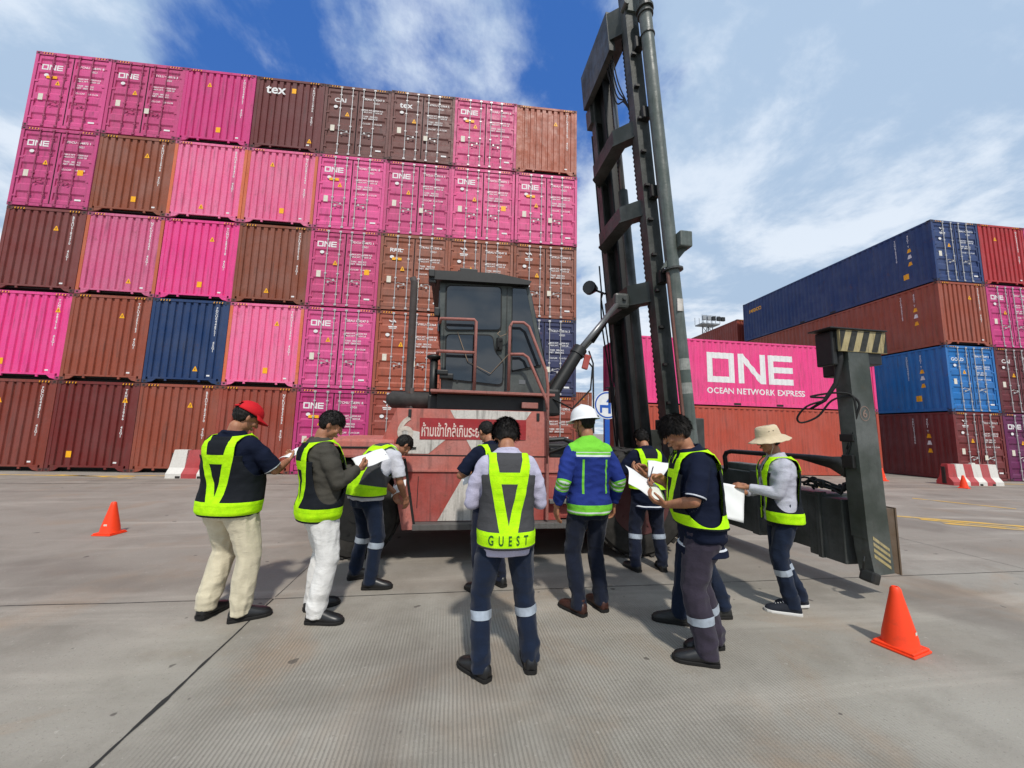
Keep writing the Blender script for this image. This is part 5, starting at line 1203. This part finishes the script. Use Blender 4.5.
def ring_x(prof, h, th, e):
    for i in range(len(prof)-1):
        if prof[i][0] <= h <= prof[i+1][0]: break
    a, b_ = prof[i], prof[i+1]; u = min(max((h-a[0])/(b_[0]-a[0]), 0), 1); w_ = a[1]+(b_[1]-a[1])*u; ct = math.cos(th); return math.copysign(abs(ct)**(2/2.35), ct)*(w_+e)
m_shoe = plain('black_leather', (.014, .014, .015), .38, .5, 0, .3, 20); m_boot = plain('worn_black_leather', (.030, .030, .028), .55, .4, 0, .4, 20); m_shbr = plain('brown_leather', L(66, 36, 28), .45, .4, 0, .35, 20)
m_sole = plain('rubber_sole', (.014, .013, .012), .8, .3); m_wsole = plain('white_rubber', (.72, .71, .68), .6); m_snk = plain('navy_canvas', (.012, .015, .024), .85)
m_band = plain('reflective_grey', L(168, 178, 190), .35, .6, .1, .15, 30)
c_navyt = cloth('navy_work_trousers', L(21, 32, 52)); c_navyt2 = cloth('dark_navy_trousers', L(24, 30, 48)); c_beige = cloth('beige_chinos', L(206, 196, 170), bs=.3); c_whitet = cloth('white_trousers', L(222, 220, 216), bs=.3)
c_jean = cloth('dark_jeans', L(24, 30, 46)); c_plum = cloth('dark_plum_work_trousers', L(54, 48, 60))
s_navy = shirt_mat('navy_polo', L(20, 27, 48), kind='polo'); s_navyp = shirt_mat('navy_polo_plain', L(20, 27, 50)); s_white = shirt_mat('white_polo', L(216, 216, 224)); s_lav = shirt_mat('lavender_shirt', L(196, 192, 214)); s_lavg = shirt_mat('pale_grey_shirt', L(196, 196, 208))
s_olive = shirt_mat('grey_olive_jacket', L(76, 73, 66)); s_blue = shirt_mat('blue_green_jacket', L(40, 58, 134), kind='jacket')

def to_world(P_, v): return P_['ob'].matrix_world @ (Vector(v)*P_['s'])
def paper(center, normal, up, wd, ht, label, bend=.02, fold=0.0, group='sheets of paper held by the people'):
    n = Vector(normal).normalized(); u = Vector(up); u = (u-n*u.dot(n)).normalized(); r_ = u.cross(n); c = Vector(center); g = G(); N = 12; vs = []
    for i in range(N+1):
        for j in range(N+1):
            a = (i/N-.5)*wd; b_ = (j/N-.5)*ht; z = bend*math.sin(i/N*math.pi)+fold*abs(a)+.004*math.sin(j*.9+i*.5); vs.append(r_*a+u*b_+n*z)
    g.add(vs, [(i*(N+1)+j, (i+1)*(N+1)+j, (i+1)*(N+1)+j+1, i*(N+1)+j+1) for i in range(N) for j in range(N)])
    o = g.build('sheet_of_paper', m_paper, smooth=True, fix=False); o.location = c; md = o.modifiers.new('s', 'SOLIDIFY'); md.thickness = .0006; tag(o, label, 'paper', group); return o
def on_vest(P_, vf, h, x0=0, ymul=1, m=None, name='lettering', target=None, back=True, tight=.004):
    tgt = target or P_['vest']; dg = bpy.context.evaluated_depsgraph_get(); bvh = BVHTree.FromObject(tgt, dg); s = P_['s']; fw, up = P_['fr'](h); c = P_['sp'](h); vs = []
    sg = -1 if back else 1
    for v in vf[0]:
        q = (c+Vector((-sg*(v.x+x0) if not back else (v.x+x0), 0, 0))+up*v.y)*s; o = q+fw*sg*.5*s; hit = bvh.ray_cast(o, -fw*sg)
        vs.append((hit[0]+fw*sg*tight) if hit[0] is not None else q+fw*sg*.15)
    g = G(); g.add(vs, vf[1]); ob = link(name, g.mesh(name, fix=False), m, P_['ob']); ob.parent = tgt; return ob
def subdiv(vf, cuts=8, axis=0):
    vs, fs = vf; bm = bmesh.new(); bv = [bm.verts.new(v) for v in vs]
    for f in fs:
        try: bm.faces.new([bv[i] for i in f])
        except ValueError: pass
    lo = min(v[axis] for v in vs); hi = max(v[axis] for v in vs)
    for k in range(1, cuts):
        co = [0, 0, 0]; co[axis] = lo+(hi-lo)*k/cuts; no = [0, 0, 0]; no[axis] = 1; bmesh.ops.bisect_plane(bm, geom=bm.verts[:]+bm.edges[:]+bm.faces[:], plane_co=co, plane_no=no)
    bm.verts.index_update(); r = [v.co.copy() for v in bm.verts], [tuple(v.index for v in f.verts) for f in bm.faces]; bm.free(); return r

# hats -----------------------------------------------------------
m_cap = plain('red_cap_cloth', L(206, 22, 34), .8, .3, 0, .2, 10); m_helm = plain('white_helmet_shell', (.80, .80, .80), .28, .5, 0, .03); m_tan = cloth('tan_hat_cloth', L(206, 188, 158), bs=.3)
def cap_hat(ob, HP, Rh, gm, child):
    g = G(); nu, nv = 40, 14; vs = []
    for i in range(nv+1):
        ph = math.pi*.5*i/nv*1.08
        for j in range(nu):
            th = 2*math.pi*j/nu; vs.append(HP((math.sin(ph)*math.cos(th)*.097, math.sin(ph)*math.sin(th)*.117-.008, .050+math.cos(ph)*.098)))
    fs = []
    for i in range(nv):
        for j in range(nu):
            th = 2*math.pi*(j+.5)/nu
            if math.sin(th) < -.72 and i >= nv-5 and abs(math.cos(th)) < .45: continue      # the gap at the back of the cap
            fs.append((i*nu+j, (i+1)*nu+j, (i+1)*nu+(j+1) % nu, i*nu+(j+1) % nu))
    g.add(vs, fs); me = gm(g).mesh('cap', fix=False); c = child('cap', me, m_cap); c.modifiers.new('s', 'SOLIDIFY').thickness = .003
    g = G(); vs = []
    for i in range(9):
        for j in range(15):
            a = math.pi*(.10+.80*j/14); r_ = i/8; vs.append(HP((math.cos(a)*(.094+.0*r_), math.sin(a)*(.110+.085*r_)-.008+.0, .050-.014*r_-.022*abs(math.cos(a))**2*r_)))
    g.add(vs, [(i*15+j, i*15+j+1, (i+1)*15+j+1, (i+1)*15+j) for i in range(8) for j in range(14)]); bo = child('brim', gm(g).mesh('brim', fix=False), m_cap); bo.modifiers.new('s', 'SOLIDIFY').thickness = .004; bo.parent = c
    g = G(); g.tube([HP((-.045, -.118, .052)), HP((0, -.127, .046)), HP((.045, -.118, .052))], .007, 6); st = child('strap', gm(g).mesh('strap'), m_cap); st.parent = c
    g = G(); g.ell(HP((0, -.008, .148)), (.008, .008, .005), None, 8, 6); bt = child('button', gm(g).mesh('button'), m_cap); bt.parent = c
def helmet(ob, HP, Rh, gm, child):
    g = G(); nu, nv = 48, 18; rs = []
    prof_ = [(.0, .165), (.03, .163), (.06, .155), (.085, .138), (.104, .110), (.113, .078), (.117, .050), (.119, .040), (.150, .030), (.152, .026), (.118, .030)]
    for (r_, z) in prof_[1:]:
        k_ = []
        for j in range(nu):
            th = 2*math.pi*j/nu; rr_ = r_
            if r_ > .13: rr_ = .124+(.030 if r_ > .14 else 0)*(.45+.75*max(0, math.sin(th))**2)
            if r_ == .118: rr_ = .112
            k_.append(HP((math.cos(th)*rr_*.92, math.sin(th)*rr_*1.10-.006, z+(.003*math.cos(th*2)))))
        rs.append(k_)
    g.rings(rs, caps=False); g.add([HP((0, -.006, .165))]+rs[0], [(0, 1+j, 1+(j+1) % nu) for j in range(nu)]); h = child('helmet', gm(g).mesh('helmet'), m_helm)
    g = G(); g.tube([HP((0, -.115, .075)), HP((0, -.07, .145)), HP((0, 0, .172)), HP((0, .07, .148)), HP((0, .12, .08))], .010, 8); r2 = child('ridge', gm(g).mesh('ridge'), m_helm); r2.parent = h
    g = G(); g.tube([HP((-.078, 0, .04)), HP((-.070, .03, -.04)), HP((-.03, .055, -.112)), HP((.03, .055, -.112)), HP((.070, .03, -.04)), HP((.078, 0, .04))], .004, 6); s_ = child('chin_strap', gm(g).mesh('strap'), m_rub); s_.parent = h
    g = G(); g.bbox(-.012, .012, -.004, .004, -.008, .008, .002, 0, Matrix.Translation(HP((.045, -.124, .046)))); l_ = child('emblem', gm(g).mesh('emblem'), m_dark); l_.parent = h
def bucket(ob, HP, Rh, gm, child):
    g = G(); nu = 48; rs = []
    for (r_, z) in ((.035, .148), (.070, .146), (.084, .136), (.092, .10), (.097, .06), (.100, .045), (.130, .028), (.158, .012), (.170, .004)):
        rs.append([HP((math.cos(2*math.pi*j/nu)*r_*.95, math.sin(2*math.pi*j/nu)*r_*1.14-.004, z-(.020*abs(math.cos(2*math.pi*j/nu))**2*(r_ > .11))-.012*(r_ > .15)*max(0, -math.sin(2*math.pi*j/nu))+.003*math.sin(j*1.7)*(r_ > .1))) for j in range(nu)])
    g.rings(rs, caps=False); g.add([HP((0, -.004, .150))]+rs[0], [(0, 1+j, 1+(j+1) % nu) for j in range(nu)]); h = child('bucket_hat', gm(g).mesh('bucket_hat', fix=False), m_tan); h.modifiers.new('s', 'SOLIDIFY').thickness = .003
    g = G()
    for sx in (-1, 1):
        for dy in (-.02, .02): g.cyl(HP((sx*.0905, dy, .098)), HP((sx*.0935, dy, .098)), .004, n=8)
    e_ = child('eyelet', gm(g).mesh('eyelet'), m_dark); e_.parent = h
    g = G(); g.tube([HP((-.085, .01, .03)), HP((-.078, .02, -.06)), HP((-.05, .04, -.12)), HP((-.04, .05, -.20)), HP((-.06, .05, -.30))], .003, 5); g.tube([HP((.085, .01, .03)), HP((.075, .02, -.06)), HP((.0, .06, -.13)), HP((-.04, .05, -.19))], .003, 5); s_ = child('hat_cord', gm(g).mesh('cord'), plain('pale_cord', L(196, 180, 160), .8)); s_.parent = h
m_grn = plain('dark_green_print', L(30, 84, 30), .7)

# 1 man in red cap, seen from behind, looking down at a sheet on his right
P1 = person('heavy-set person in red cap, beige trousers and striped vest, left end of the group', (-1.83, 3.74), 74, 1.82, 1.22, .05, -.13, (.62, -30, 0),
   feet={-1: (-.11, .02, -4, .02), 1: (.18, .02, 48, 0)}, hands={-1: ((-.20, .30, 1.16), (.4, .9, .1), (.6, 0, -.8), .8), 1: ((.22, .33, 1.20), (-.35, .9, .2), (-.6, .2, .7), .7)},
   shirt=s_navy, sleeve=.92, shirt_hem=-.10, vest=m_vnavy, trousers=c_beige, shoe='black', hat=cap_hat, hair=dict(thick=.010, low_back=-.05, n_t=500, tuft=.006), leg_w=1.22, collar=1, vest_hem=-.13)
c1 = to_world(P1, (.17, .46, 1.26)); paper(c1, (-.25, -.35, .95), (.3, 1, .2), .15, .21, 'small sheet of paper in the hands of the person with the red cap', .015)
# 2 grey-olive jacket, white trousers, profile to the right
P2 = person('person in olive grey jacket, striped vest and white trousers, holding a sheet of paper', (-1.10, 3.72), 34, 1.77, 1.14, .035, -.13, (.62, -24, 0),
   feet={-1: (-.12, .06, 4, 0), 1: (.15, .0, 40, 0)}, hands={-1: ((-.10, .30, 1.17), (.5, .8, .2), (.5, -.2, .8), .7), 1: ((.12, .26, 1.19), (-.35, .9, .25), (-.7, .1, .5), .9)},
   shirt=s_olive, sleeve=1.97, shirt_hem=-.16, sh_e=.026, vest=m_vnavy, deep=True, trousers=c_whitet, shoe='black', hair=dict(thick=.013, low_back=-.045, n_t=1400, tuft=.008), leg_w=1.2, jacket=True, collar=1, vest_hem=-.15, pants_fold=.8)
c2 = to_world(P2, (.0, .42, 1.27)); paper(c2, (-.1, -.5, .8), (1, .5, .25), .22, .30, 'sheet of paper held by the person in the olive jacket and white trousers', .02)
# 3 bending man, white polo
P3 = person('person in white polo bending forward beside the pink machine panel, head down', (-.84, 4.38), 46, 1.74, 1.12, .01, .82, (.55, -10, 0),
   feet={-1: (-.17, .06, 25, 0), 1: (.17, .0, 45, 0)}, hands={-1: ((-.10, .44, .86), (.1, .3, -.9), (.9, 0, 0), .6), 1: ((.13, .40, .84), (-.05, .35, -.95), (-.9, 0, 0), .5)}, poles={-1: (-.4, -.3, -.3), 1: (.5, -.5, -.2)},
   shirt=s_white, sleeve=.80, shirt_hem=-.08, vest=m_vgrey, trousers=c_navyt, band=m_band, band_at=.12, shoe='black', hair=dict(thick=.009, low_back=-.05, n_t=900, tuft=.006), collar=1, vest_hem=-.04)
c3 = to_world(P3, (-.12, .52, .90)); paper(c3, (-.5, -.4, .7), (.2, 1, .1), .18, .25, 'sheet of paper in the hands of the person bending forward', .02)
# 4 guest
P4 = person('person seen from behind in lavender shirt and grey vest with a lettered belt', (.42, 2.77), 88, 1.73, .92, 0, .05, (.78, 0, 0),
   feet={-1: (-.15, -.04, -38, 0), 1: (.19, .03, 4, 0)}, hands={-1: ((-.12, .26, 1.10), (.5, .8, .2), (.5, -.1, .8), .7), 1: ((.13, .27, 1.12), (-.5, .8, .25), (-.5, -.1, .8), .8)}, poles={-1: (-.5, -.5, -.8), 1: (.5, -.5, -.8)},
   shirt=s_lav, sleeve=1.96, shirt_hem=-.17, vest=m_vgrey, trousers=c_navyt, band=m_band, band_at=.22, shoe='black', hair=dict(thick=.027, low_back=-.10, n_t=2600, tuft=.015), collar=1, leg_w=1.02, vest_hem=-.11)
c4 = to_world(P4, (0, .40, 1.17)); paper(c4, (0, -.5, .85), (0, 1, .4), .21, .29, 'sheet of paper held in front of the chest by the person with the lettered belt', .02)
vf = subdiv(text2d('G  U  E  S  T', .085, 'CENTER', 3, (.60, 1.0)), 14); on_vest(P4, vf, -.095+.018, 0, m=m_grn)
# 5 behind the guest
P5 = person('person in dark polo and vest half hidden behind the person with the lettered belt', (.46, 4.12), 112, 1.74, 1.0, .01, .08, (.55, 8, 0),
   feet={-1: (-.13, -.05, -10, 0), 1: (.16, .05, -6, .0)}, hands={-1: ((-.15, .27, 1.12), (.5, .8, .1), (.5, -.1, .8), .7), 1: ((.10, .28, 1.14), (-.5, .8, .2), (-.5, -.1, .8), .7)}, poles={-1: (-.9, -.6, -.4), 1: (.9, -.5, -.5)},
   shirt=s_navy, sleeve=.88, shirt_hem=-.17, vest=m_vtri, trousers=c_navyt2, shoe='black', hair=dict(thick=.004, low_back=-.03, n_t=500, tuft=.003), collar=1)
c5 = to_world(P5, (-.06, .36, 1.10)); paper(c5, (-.2, -.6, .75), (0, 1, .5), .21, .29, 'sheet of paper seen at the side of the half hidden person in dark polo', .02)
# 6 helmet
P6 = person('person in white helmet and blue jacket with green yoke, arms hanging down', (1.32, 3.56), 96, 1.83, 1.0, .01, .03, (.16, 32, 0),
   feet={-1: (-.11, -.02, -22, 0), 1: (.12, .02, -4, 0)}, hands={-1: ((-.285, .04, .88), (0, .15, -1), (1, .1, 0), .45), 1: ((.27, .05, .88), (0, .15, -1), (-1, .1, 0), .6)}, poles={-1: (-.3, -1, 0), 1: (.3, -1, 0)},
   shirt=s_blue, sleeve=1.93, shirt_hem=-.115, sh_e=.028, trousers=c_jean, shoe='brown', hat=helmet, hair=dict(thick=.008, low_back=-.05, n_t=500, tuft=.006), jacket=True, collar=1, leg_w=1.0)
# 7 far navy man, back
P7 = person('person seen from behind in dark clothes and striped vest beside the mast', (2.42, 4.50), 86, 1.70, 1.08, .02, .10, (.60, 0, 0),
   feet={-1: (-.17, .0, -14, 0), 1: (.17, .0, 12, 0)}, hands={-1: ((-.13, .27, 1.10), (.5, .8, .1), (.5, -.1, .8), .7), 1: ((.12, .27, 1.12), (-.5, .8, .2), (-.5, -.1, .8), .7)}, poles={-1: (-.9, -.5, -.5), 1: (.9, -.5, -.5)},
   shirt=s_navy, sleeve=.88, shirt_hem=-.20, vest=m_vtri, trousers=c_navyt2, band=m_band, band_at=.18, shoe='black', hair=dict(thick=.016, low_back=-.05, n_t=1500, tuft=.01), collar=1, leg_w=1.1, vest_hem=.02)
c7 = to_world(P7, (0, .42, 1.12)); paper(c7, (0, -.4, .9), (0, 1, .4), .21, .29, 'sheet of paper held by the person standing next to the mast', .02)
# 8 big navy man, profile left
P8 = person('person in navy polo and plum work trousers, side view, writing on paper', (1.91, 2.77), 163, 1.78, 1.20, .05, .14, (.50, 4, 0),
   feet={-1: (-.09, .02, 8, 0), 1: (.13, -.10, -14, 0)}, hands={-1: ((-.06, .25, 1.04), (.1, .9, .25), (.3, -.1, .9), .8), 1: ((.10, .24, 1.22), (-.3, .85, .0), (-.6, -.1, -.6), .9)}, poles={-1: (-1.1, -.3, -.7), 1: (1.0, -.4, -.5)},
   shirt=s_navy, sleeve=.93, shirt_hem=-.22, sh_e=.024, vest=m_vnavy, deep=True, trousers=c_plum, band=m_band, band_at=.42, shoe='black', hair=dict(thick=.022, low_back=-.06, low_front=.045, n_t=2800, tuft=.015), collar=1, leg_w=1.24, vest_hem=-.02)
c8 = Vector((1.55, 2.93, 1.205)); paper(c8, (.42, -.56, .71), (-.86, 0, .51), .25, .34, 'long sheet of paper held out by the person in navy polo and plum trousers', .02)
# 9 hidden neighbour
P9 = person('person almost hidden behind the one in plum work trousers, facing the same way', (2.20, 3.28), 160, 1.77, 1.05, .02, .10, (.52, 0, 0),
   feet={-1: (-.08, .16, 8, 0), 1: (.12, -.24, -12, 0)}, hands={-1: ((-.08, .40, 1.20), (.1, .9, .3), (.3, -.1, .9), .8), 1: ((.08, .38, 1.24), (-.3, .85, .3), (-.6, -.1, -.6), .9)},
   shirt=s_navyp, sleeve=.9, shirt_hem=-.16, vest=m_vnavy, trousers=c_navyt, shoe='boot', hair=dict(thick=.020, low_back=-.06, n_t=2000, tuft=.013), collar=1, leg_w=1.05)
c9 = Vector((1.91, 3.28, 1.285)); paper(c9, (-.2, -.75, .6), (-.9, .2, .2), .18, .25, 'sheet of paper held by the person almost hidden behind the plum trousers', .02)
# 10 bucket hat
P10 = person('person in tan bucket hat, pale long-sleeved shirt, open vest and canvas sneakers', (3.20, 3.38), 158, 1.70, .94, 0, .05, (.20, 6, 0),
   feet={-1: (-.08, .0, 6, 0), 1: (.10, -.14, -8, .02)}, hands={-1: ((-.06, .31, 1.13), (.35, .9, .15), (.5, -.2, -.8), .8), 1: ((.06, .30, 1.06), (-.2, .9, .1), (-.6, -.1, .7), .8)}, poles={-1: (-.3, -.8, -.6), 1: (.5, -.8, -.5)},
   shirt=s_lavg, sleeve=1.93, shirt_hem=-.12, vest=m_vnavy, vest_front_open=True, deep=True, trousers=c_navyt, band=m_band, band_at=.22, shoe='sneaker', hat=bucket, hair=dict(thick=.010, low_back=-.06, n_t=600, tuft=.006), collar=1, vest_hem=-.12)
c10 = to_world(P10, (-.06, .50, .98)); paper(c10, (-.40, -.80, .35), (.25, .15, 1), .30, .34, 'large sheet of paper hanging from the hand of the person in the bucket hat', .03)
c10b = to_world(P10, (.02, .40, 1.12))
m_pen = plain('dark_pen', (.02, .02, .05), .3)
for P_, off, lab in ((P8, (.03, .33, 1.25), 'dark pen in the hand of the person in plum work trousers'), (P2, (.07, .50, 1.26), 'dark pen in the hand of the person in the olive jacket')):
    c = to_world(P_, off); g = G(); g.tube([Vector((-.03, -.02, -.055)), Vector((.03, .02, .055))], .0045, 8); o = g.build('pen', m_pen, smooth=True); o.location = c; tag(o, lab, 'pen')
# chest prints on the dark polos
m_pr = plain('pale_print', L(170, 180, 200), .7)
